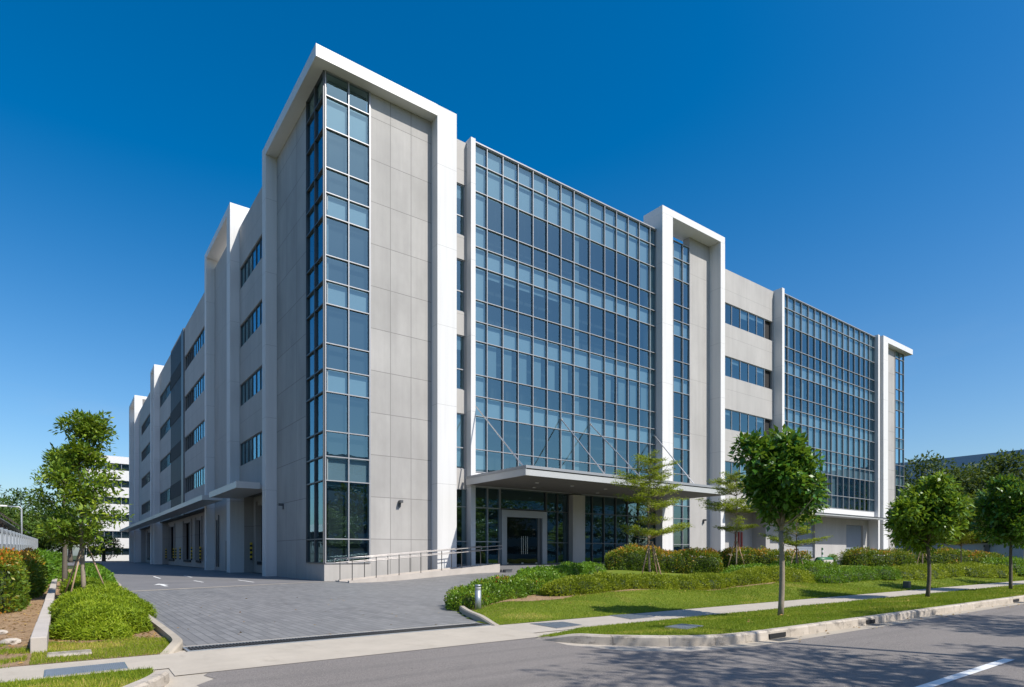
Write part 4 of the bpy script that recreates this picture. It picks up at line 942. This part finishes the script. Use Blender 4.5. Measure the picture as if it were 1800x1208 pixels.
def handrail(label, y, x0, x1, posts, cap_end):
    o = empty('handrail', (x0, y, 0), label, 'handrail', 'ramp handrails'); zt = lambda x: ramp_top(x)+1.09
    mb = MB(); p = []
    lo = lambda x: zt(x)-.19
    n = 8
    pts = [(x, y, zt(x)) for x in np.linspace(x0+.1, x1-.1, n)]
    arc1 = [(x1-.1+.095*math.sin(a), y, (zt(x1)+lo(x1))/2+.095*math.cos(a)) for a in np.linspace(0, math.pi, 9)]
    pts2 = [(x, y, lo(x)) for x in np.linspace(x1-.1, x0+.1, n)]
    arc0 = [(x0+.1-.095*math.sin(a), y, (zt(x0)+lo(x0))/2-.095*math.cos(a)) for a in np.linspace(0, math.pi, 9)]
    loop = pts+arc1[1:-1]+pts2+arc0[1:-1]+[pts[0]]
    mb.tube(loop, .021, 8); mb.build('rail', 'rail_steel', o, smooth=True)
    for x in posts:
        mb = MB(); mb.tube([(x, y, ramp_top(x)+.05), (x, y, zt(x))], .022, 8); mb.tube([(x, y, ramp_top(x)+.068), (x, y, ramp_top(x)+.078)], .045, 10); mb.build('post', 'post_steel', o, smooth=False)
    return o
handrail('steel handrail on the driveway side of the ramp', -2.36, .18, 9.12, [.48+1.2*i for i in range(8)], True)
handrail('steel handrail on the tower side of the ramp, behind the other one', -1.12, .06, 8.6, [.36+1.25*i for i in range(7)], True)
solid('planter_box', 'dark_alu', [(9.0, 9.42, -2.86, -2.62, .0, .51), (8.97, 9.45, -2.89, -2.875, .49, .53)], 'small black box at the upper end of the ramp beside the steps', 'box')
# bollard
bo = empty('bollard_light', (-2.74, -17.92, .0), 'grey cylindrical bollard light on the driveway corner in front of the flowering hedge', 'bollard')
bz = float(MZ(-2.74, -17.92))
mb = MB(); mb.tube([(-2.74, -17.92, 0), (-2.74, -17.92, bz+.44)], .072, 20); mb.build('post', 'galv', bo, smooth=True)
mb = MB(); mb.tube([(-2.74, -17.92, bz+.44), (-2.74, -17.92, bz+.53)], .066, 20); mb.build('lens', 'white_plain', bo, smooth=True)
mb = MB(); mb.tube([(-2.74, -17.92, bz+.53), (-2.74, -17.92, bz+.565)], .075, 20); mb.build('cap', 'galv', bo, smooth=True)
mb = MB(); 
for k in range(3): mb.tube([(-2.74, -17.92, bz+.455+k*.028), (-2.74, -17.92, bz+.464+k*.028)], .071, 18)
mb.build('louvre_ring', 'galv', bo)
d = MB(); d.box(15.5, 15.72, -20.05, -19.85, float(MZ(15.6, -19.95))-.05, float(MZ(15.6, -19.95))+.26); setp(d.build('ground_spotlight', 'dark_alu', None, .01), 'small black spotlight on the lawn beside the second street tree', 'spotlight')
# drain grate across the driveway mouth
gr = empty('drain_grate', (-6.6, -20.2, 0), 'long steel drain grate across the mouth of the driveway', 'drain grate')
P0, P1 = np.array((-9.05, -20.21)), np.array((-4.12, -20.15)); dv = (P1-P0)/np.linalg.norm(P1-P0); nv = np.array((-dv[1], dv[0]))
mb = MB(); ln = np.linalg.norm(P1-P0)
def gq(s0, s1, t0, t1, z0, z1):
    q = [P0+dv*a+nv*b for a, b in ((s0, t0), (s1, t0), (s1, t1), (s0, t1))]; mb.prism([tuple(v) for v in q], z0, z1)
gq(0, ln, -.21, .21, .004, .010); mb.build('channel', 'black', gr)
mb = MB(); k = 0
while k*.045 < ln: gq(k*.045, k*.045+.014, -.20, .20, .010, .020); k += 1
gq(0, ln, -.006, .006, .0105, .019)
mb.build('bars', 'post_steel', gr)
mb = MB(); gq(-.03, ln+.03, .201, .225, .004, .022); gq(-.03, ln+.03, -.225, -.201, .004, .022); gq(-.03, -.001, -.20, .20, .004, .0215); gq(ln+.001, ln+.03, -.20, .20, .004, .0215); mb.build('frame', 'galv', gr)
sheet('paving_strip', [(-9.1, -19.98), (-4.0, -19.92), (-4.0, -19.78), (-9.05, -19.84)], .009, 'apron')
def cover(poly, z, label, n=14):
    c = np.mean(poly, 0); o = empty('access_cover', (c[0], c[1], z), label, 'access cover', 'steel covers in the pavement and verge')
    mb = MB(); mb.prism(poly, z-.02, z+.008); mb.build('frame', 'steel', o)
    q = [tuple(c+(np.array(p)-c)*.965) for p in poly]; a, b, cc, d = (np.array(v) for v in q)
    mb = MB(); mb.prism(q, z+.002, z+.0085)
    for i in range(n):
        t0, t1 = (i+.25)/n, (i+.75)/n
        mb.prism([tuple(a+(b-a)*t0), tuple(a+(b-a)*t1), tuple(d+(cc-d)*t1), tuple(d+(cc-d)*t0)], z+.009, z+.0125)
    mb.build('lid', 'galv', o); return o
cover([(-10.60, -21.46), (-9.83, -21.40), (-9.83, -20.88), (-10.60, -20.94)], .010, 'long steel cover in the pavement at the lower left corner', 40)
cover([(-3.40, -21.46), (-2.68, -21.36), (-2.62, -20.74), (-3.34, -20.60)], .010, 'steel cover in the pavement nearest the driveway mouth', 30)
cover([(-1.22, -21.22), (-.46, -21.20), (-.40, -20.48), (-1.0, -20.38)], .010, 'steel cover in the pavement beyond the driveway mouth', 30)
cover([(-2.46, -23.50), (-1.80, -23.36), (-1.86, -22.96), (-2.44, -23.06)], float(VZ(-2.1, -23.3))+.02, 'square steel cover set in the grass verge by the kerb', 22)
def inlet(x0, x1, label):
    o = empty('kerb_inlet', (x0, -24.43, 0), label, 'drain inlet', 'drain inlets along the kerb')
    mb = MB(); mb.box(x0, x1, -24.437, -24.40, .015, .085); mb.build('opening', 'black', o)
    mb = MB(); mb.box(x0-.02, x1+.02, -24.62, -24.44, -.004, .002); mb.build('grate', 'dark_alu', o)
inlet(-1.62, -1.15, 'dark drain inlet in the kerb below the large street tree trunk'); inlet(1.7, 2.05, 'second dark drain inlet along the kerb, right of the large street tree'); inlet(10.6, 11.1, 'drain inlet in the kerb at the right edge of the photo')
# low planter wall and fence on the left
mb = MB()
for (y0, y1, h) in ((-19.35, -17.0, .22), (-16.99, -13.6, .20), (-13.59, -10.5, .19), (-10.49, -7.6, .21), (-7.59, -3.5, .2), (-3.49, 2, .2), (2.01, 34, .2)):
    mb.box(-10.78, -10.60, y0, y1, 0, h)
setp(mb.build('planter_wall', 'ramp_concrete', None, .012), 'low pale concrete planter wall between the soil bed and the juniper', 'wall')
solid('stepping_slab', 'kerb', [(-10.60, -10.12, -19.98, -19.62, .0, .045)], 'flat stone slab lying in the grass at the lower left', 'slab', bevel=.02)
for i, (x, y, s, lb) in enumerate(((-11.05, -18.1, .12, 'pale stone on the bare soil beside the planter wall'), (-11.25, -16.6, .09, 'small brown stone on the bare soil under the orange tipped bush'), (-11.3, -19.2, .08, 'stone at the left edge of the grass by the pavement'))):
    me = bpy.data.meshes.new('stone'); import bmesh; bm = bmesh.new(); bmesh.ops.create_icosphere(bm, subdivisions=2, radius=s)
    rg = random.Random(i)
    for v in bm.verts: v.co *= rg.uniform(.8, 1.2); v.co.z *= .5
    bm.to_mesh(me); bm.free(); me.materials.append(M['kerb']); o = bpy.data.objects.new('stone', me); COL.objects.link(o); o.location = (x, y, .04); setp(o, lb, 'stone', 'stones on the soil bed')
fe = empty('panel_fence', (-12.3, 5, 0), 'pale grey panel fence with small openings along its top, at the left edge', 'fence')
y = -16.0; k = 0
while y < 46:
    hh = 2.25+.55*max(0, (y+4.6)/52)
    mb = MB(); mb.box(-12.36, -12.30, y+.05, y+2.35, .05, hh-.55); mb.box(-12.36, -12.30, y+.05, y+2.35, hh-.1, hh)
    for j in range(4): mb.box(-12.358, -12.302, y+.05+j*.78-.06 if j else y+.05, y+.05+j*.767+.10, hh-.55, hh-.1)
    mb.box(-12.299, -12.27, y+.05, y+2.35, .9, .96); mb.box(-12.299, -12.27, y+.05, y+2.35, 1.5, 1.56)
    mb.build('fence_panel', 'fence_paint', fe)
    mb = MB(); mb.box(-12.40, -12.24, y-.05, y+.049, 0, hh+.05); mb.build('fence_post', 'galv', fe)
    y += 2.4; k += 1
# lamp posts
def lamp(x, y, h, reach, ang, label):
    o = empty('street_lamp', (x, y, 0), label, 'street lamp', 'street lamps')
    mb = MB(); mb.tube([(x, y, 0), (x, y, h*.5), (x, y, h-.15), (x+math.cos(ang)*.15, y+math.sin(ang)*.15, h), (x+math.cos(ang)*reach, y+math.sin(ang)*reach, h+.05)], [.09, .075, .06, .05, .04], 9); mb.build('pole', 'galv', o, smooth=True)
    mb = MB(); a = np.array([math.cos(ang), math.sin(ang)]); b = np.array([-a[1], a[0]]); c = np.array([x, y])+a*reach
    mb.prism([tuple(c-b*.12), tuple(c+a*.6-b*.10), tuple(c+a*.6+b*.10), tuple(c+b*.12)], h+.0, h+.11); mb.build('lamp_head', 'white_plain', o)
lamp(-13.05, 34, 5.2, .9, math.pi, 'grey street lamp behind the panel fence, in front of the wooded hill')
lamp(.75, -31.4, 8.6, 1.2, 1.57, 'street lamp across the road, its shadow crossing the asphalt')
# building with a sloped metal roof beyond the fence
sh = empty('warehouse', (-20, 40, 0), 'low warehouse with a sloped grey metal roof behind the panel fence', 'warehouse')
def part(name, mat, boxes, parent):
    mb = MB()
    for b in boxes: mb.box(*b)
    return mb.build(name, mat, parent)
part('wall', 'white_plain', [(-30, -14.5, 18, 66, 0, 2.7), (-30, -14.5, 18, 66, 3.95, 4.3)], sh)
mb = MB(); mb.add([(-15, 17, 4.6), (-15, 66.5, 4.6), (-20, 66.5, 5.6), (-20, 17, 5.6), (-15, 17, 4.75), (-15, 66.5, 4.75), (-20, 66.5, 5.75), (-20, 17, 5.75)], [(0, 1, 2, 3), (7, 6, 5, 4), (0, 4, 5, 1), (3, 2, 6, 7), (0, 3, 7, 4), (1, 5, 6, 2)]); mb.build('roof', 'roof_metal', sh)
mb = MB(); mb.add([(-13.55, 17, 4.02), (-13.55, 66.5, 4.02), (-14.75, 66.5, 5.05), (-14.75, 17, 5.05), (-13.65, 17, 3.95), (-13.65, 66.5, 3.95), (-14.85, 66.5, 4.98), (-14.85, 17, 4.98)], [(0, 1, 2, 3), (7, 6, 5, 4), (0, 4, 5, 1), (3, 2, 6, 7), (0, 3, 7, 4), (1, 5, 6, 2)]); mb.build('awning', 'white_plain', sh)
for i in range(12): part('window', 'dark_alu', [(-14.62, -14.53, 18.5+i*4.0, 21.8+i*4.0, 2.7, 3.95)], sh)
for i in range(12): part('column', 'white_plain', [(-14.7, -14.45, 21.8+i*4.0, 22.5+i*4.0, 2.7, 3.95)], sh)
# banded office buildings: each storey has its wall band, its window strip and panes
def banded(name, label, x0, x1, y0, y1, h, n, group=None, wall='white_plain', win=.42, faces=('s', 'w'), base=0.0, step=1.5):
    o = empty(name, ((x0+x1)/2, (y0+y1)/2, 0), label, 'building', group)
    part('inner_mass', 'room', [(x0+.6, x1-.6, y0+.6, y1-.6, 0, h-.4)], o)
    f = h/n; mb = MB()
    for i in range(n):
        z = i*f; mb.box(x0, x1, y0, y1, z+f*win*.5+f*.29, z+f*1.0+.001*i) if False else None
    for i in range(n):
        z = i*f; zw0, zw1 = z+f*.35, z+f*(.35+win)
        part('wall', wall, [(x0, x1, y0, y1, (0 if i == 0 else z-f*(.65-win)+.002), zw0)], o)
        g = MB(); q = .25
        if 's' in faces: g.add([(x0+q, y0+q, zw0), (x1-q, y0+q, zw0), (x1-q, y0+q, zw1), (x0+q, y0+q, zw1)], [(0, 1, 2, 3)])
        if 'e' in faces: g.add([(x1-q, y0+q, zw0), (x1-q, y1-q, zw0), (x1-q, y1-q, zw1), (x1-q, y0+q, zw1)], [(0, 1, 2, 3)])
        if 'w' in faces: g.add([(x0+q, y1-q, zw0), (x0+q, y0+q, zw0), (x0+q, y0+q, zw1), (x0+q, y1-q, zw1)], [(0, 1, 2, 3)])
        if 'n' in faces: g.add([(x1-q, y1-q, zw0), (x0+q, y1-q, zw0), (x0+q, y1-q, zw1), (x1-q, y1-q, zw1)], [(0, 1, 2, 3)])
        wo = g.build('window', 'glass', o)
        m2 = MB()
        if 's' in faces or 'n' in faces:
            x = x0+q
            while x < x1-q:
                if 's' in faces: m2.box(x-.04, x+.04, y0+q-.08, y0+q-.005, zw0, zw1)
                if 'n' in faces: m2.box(x-.04, x+.04, y1-q+.005, y1-q+.08, zw0, zw1)
                x += step
        if 'e' in faces or 'w' in faces:
            y = y0+q
            while y < y1-q:
                if 'e' in faces: m2.box(x1-q+.005, x1-q+.08, y-.04, y+.04, zw0, zw1)
                if 'w' in faces: m2.box(x0+q-.08, x0+q-.005, y-.04, y+.04, zw0, zw1)
                y += step
        m2.build('window_frame', 'galv', wo)
    part('parapet', wall, [(x0, x1, y0, y1, h-f*(.65-win)+.002, h+.6)], o)
    return o
banded('office_block', 'white office block with dark window bands behind the far end of the driveway', -6.6, 9, 121, 150, 21.2, 6, wall='white_plain', win=.40, faces=('s',))
banded('office_block', 'blue grey office block with a flat roof behind the trees at the right edge', 118, 190, -40, 190, 18.2, 3, wall='slate_wall' if False else 'roof_metal', win=.22, faces=('w',), step=6)
GB = 'blocks across the road, outside the photo'
banded('opposite_block', 'pale block across the road, seen as a reflection in the entrance glazing', -30, 14, -110, -92, 25, 6, GB, 'plain_concrete', .42, ('n',), step=3)
banded('opposite_block', 'long grey block across the road, seen as a reflection in the far glazing', 26, 120, -112, -90, 21, 5, GB, 'white_plain', .42, ('n',), step=3)
banded('opposite_block', 'pale apartment block left of the driveway, seen as a reflection in the tower corner', -58, -42, -6, 26, 24, 7, GB, 'plain_concrete', .34, ('e', 's'), step=2.2)  # block known from its reflection; made taller and greyer to cut skylight on the side facade
banded('opposite_block', 'grey unseen block left of the loading docks, added to hold skylight off the shaded side', -66, -48, 34, 84, 22, 6, GB, 'dock_concrete', .4, ('e', 's'), step=2.2)  # added occluder outside the view, darkens the shaded facade by blocking sky and bounce
# gatehouse fence at the far right
wf = empty('boundary_wall', (90, -10, 0), 'pale boundary wall far behind the street trees at the right', 'wall')
part('wall_panel', 'fence_paint', [(84, 84.4, -60, 30, 0, 2.6)], wf); part('coping', 'plain_concrete', [(83.9, 84.5, -60, 30, 2.601, 2.75)], wf)
for i in range(10): part('pier', 'dark_alu', [(83.7, 83.89, -58+i*9, -57.5+i*9, 0, 2.6)], wf)
sg = empty('street_sign', (46.5, -17.6, 0), 'cream sign panel low above the ground at the right edge of the photo', 'sign')
part('panel', 'ramp_concrete', [(46.4, 46.6, -19.3, -16.2, .75, 1.6)], sg); part('stripe', 'leafpaint' if False else 'lawn', [(46.36, 46.399, -19.3, -16.2, .70, .82)], sg)
for y in (-18.9, -16.7): part('post', 'galv', [(46.45, 46.55, y, y+.1, 0, .749)], sg)
# loading yard bits in front of the dock
solid('steel_bin', 'galv', [(42.0, 44.5, -5.6, -4.9, .2, .86)], 'long grey steel bin in the loading yard behind the green shrubs', 'bin', bevel=.03)
wb = empty('wheeled_bin', (40.6, -4.5, .2), 'rounded bin with a dark green lid in the loading yard', 'bin')
part0 = MB(); part0.box(39.8, 41.4, -4.9, -4.1, .25, .88); part0.build('body', 'ramp_concrete', wb, .04)
part0 = MB(); part0.tube([(39.6, -4.5, .86), (41.7, -4.5, .86)], .26, 14); part0.build('lid', 'green_paint', wb, smooth=True)
sp_ = MB()
for i in range(8): sp_.tube([(47.0, -1.2, .2+i*.22), (47.0, -1.2, .2+(i+1)*.22)], .08, 10, i % 2)
setp(sp_.build('striped_post', ['white_plain', 'green_paint']), 'slim green and white striped post before the roller shutter', 'post')
hedge('small round bush in the loading yard beside the grey bin', [(43.4, -3.8, .5, .5, 1.05, 0)], 'leaf_green', 200, .12, .06, seed=23, n_pow=2.2, zf=lambda x, y: .3)
# trees beyond
def far_tree(label, x, y, h, r, seed, leaf='leaf_rain', nclu=170, per=60, L=.55, flat_=.6, trunk='bark_dark', group='large trees beyond the site', name='rain_tree'):
    return broad_tree(name, label, x, y, 0, h*.36, h*(1-flat_*.5)-h*.04, r, r, h*flat_*.5, leaf, nclu, per, L, group, seed, trunk, r=.32, crad=max(.8, r*.2))
far_tree('broad umbrella crowned tree behind the boundary wall, nearest the far glass corner', 93, 5.5, 14.6, 9, 41)
far_tree('broad umbrella crowned tree behind the second street tree', 98, 0.5, 15.0, 9.5, 42, nclu=190)
far_tree('dark umbrella crowned tree behind the third street tree at the right edge', 102, -8, 14.2, 9.5, 43, nclu=190)
far_tree('smaller pale tree between the far glass corner and the umbrella crowned trees', 90, 11, 10.5, 6, 44)
far_tree('lower tree in front of the umbrella crowned trees', 88, -2, 9.5, 6.5, 48, flat_=.7)
far_tree('dark low tree filling the gap under the umbrella crowned trees', 92, -14, 9.0, 7, 49, flat_=.7)
far_tree('green tree beside the white office block at the end of the driveway', -9.2, 96, 9, 3.2, 46, 'leaf_wood', 90, 40, .4, .75)
far_tree('low dark tree in front of the white office block', -3.8, 113, 5.2, 2.6, 47, 'leaf_wood', 70, 36, .4, .8)
for i, (x, y, h, r) in enumerate(((-14.5, 128, 11, 5.5), (-18.5, 140, 15, 7), (-23, 150, 17, 8), (-13.6, 104, 7.5, 3.8))):
    far_tree(('wooded hill tree nearest the white office block', 'second tree of the wooded hill behind the warehouse roof', 'tall tree of the wooded hill at the left edge of the photo', 'tree at the foot of the wooded hill beside the lamp')[i], x, y, h, r, 50+i, 'leaf_wood', 110, 36, .7, .8, name='hill_tree')
# trees across the road: they throw the shadows on the asphalt and show in the glass
ot = []
for i, (x, y, h, r) in enumerate(((-1.3, -32.3, 10.0, 2.5), (6.1, -31.8, 9.4, 2.2), (2.3, -34.5, 9.0, 1.5), (13, -31.2, 5.8, 1.9), (21, -31, 6, 2), (30, -31, 6, 2))):
    o = broad_tree('roadside_tree', ('roadside tree across the road casting the nearest leafy shadow on the asphalt', 'roadside tree across the road casting the leafy shadow behind the lane line', 'slim roadside tree between two larger ones across the road', 'fourth roadside tree across the road from the planting bed', 'fifth roadside tree across the road from the loading dock', 'sixth roadside tree across the road near the far corner')[i], x, y, 0, h*.5, h*.74, r, r, h*.22, 'leaf_street', 150, 22, .17, 'roadside trees across the road', 70+i, 'bark_dark', r=.07, crad=.36)
for i, x in enumerate(range(-40, 110, 17)):
    far_tree('distant dark tree across the road, seen only in reflections', x, -72+(i % 3)*3, 14+(i*5 % 4)*1.6, 8.5, 80+i, 'leaf_rain', 60, 34, .8, .75, group='distant trees across the road', name='distant_tree')
for ob in SC.objects:
    if ob.type == 'MESH' and 'kind' not in ob and ob.parent is None and 'label' not in ob: print('UNLABELLED', ob.name)
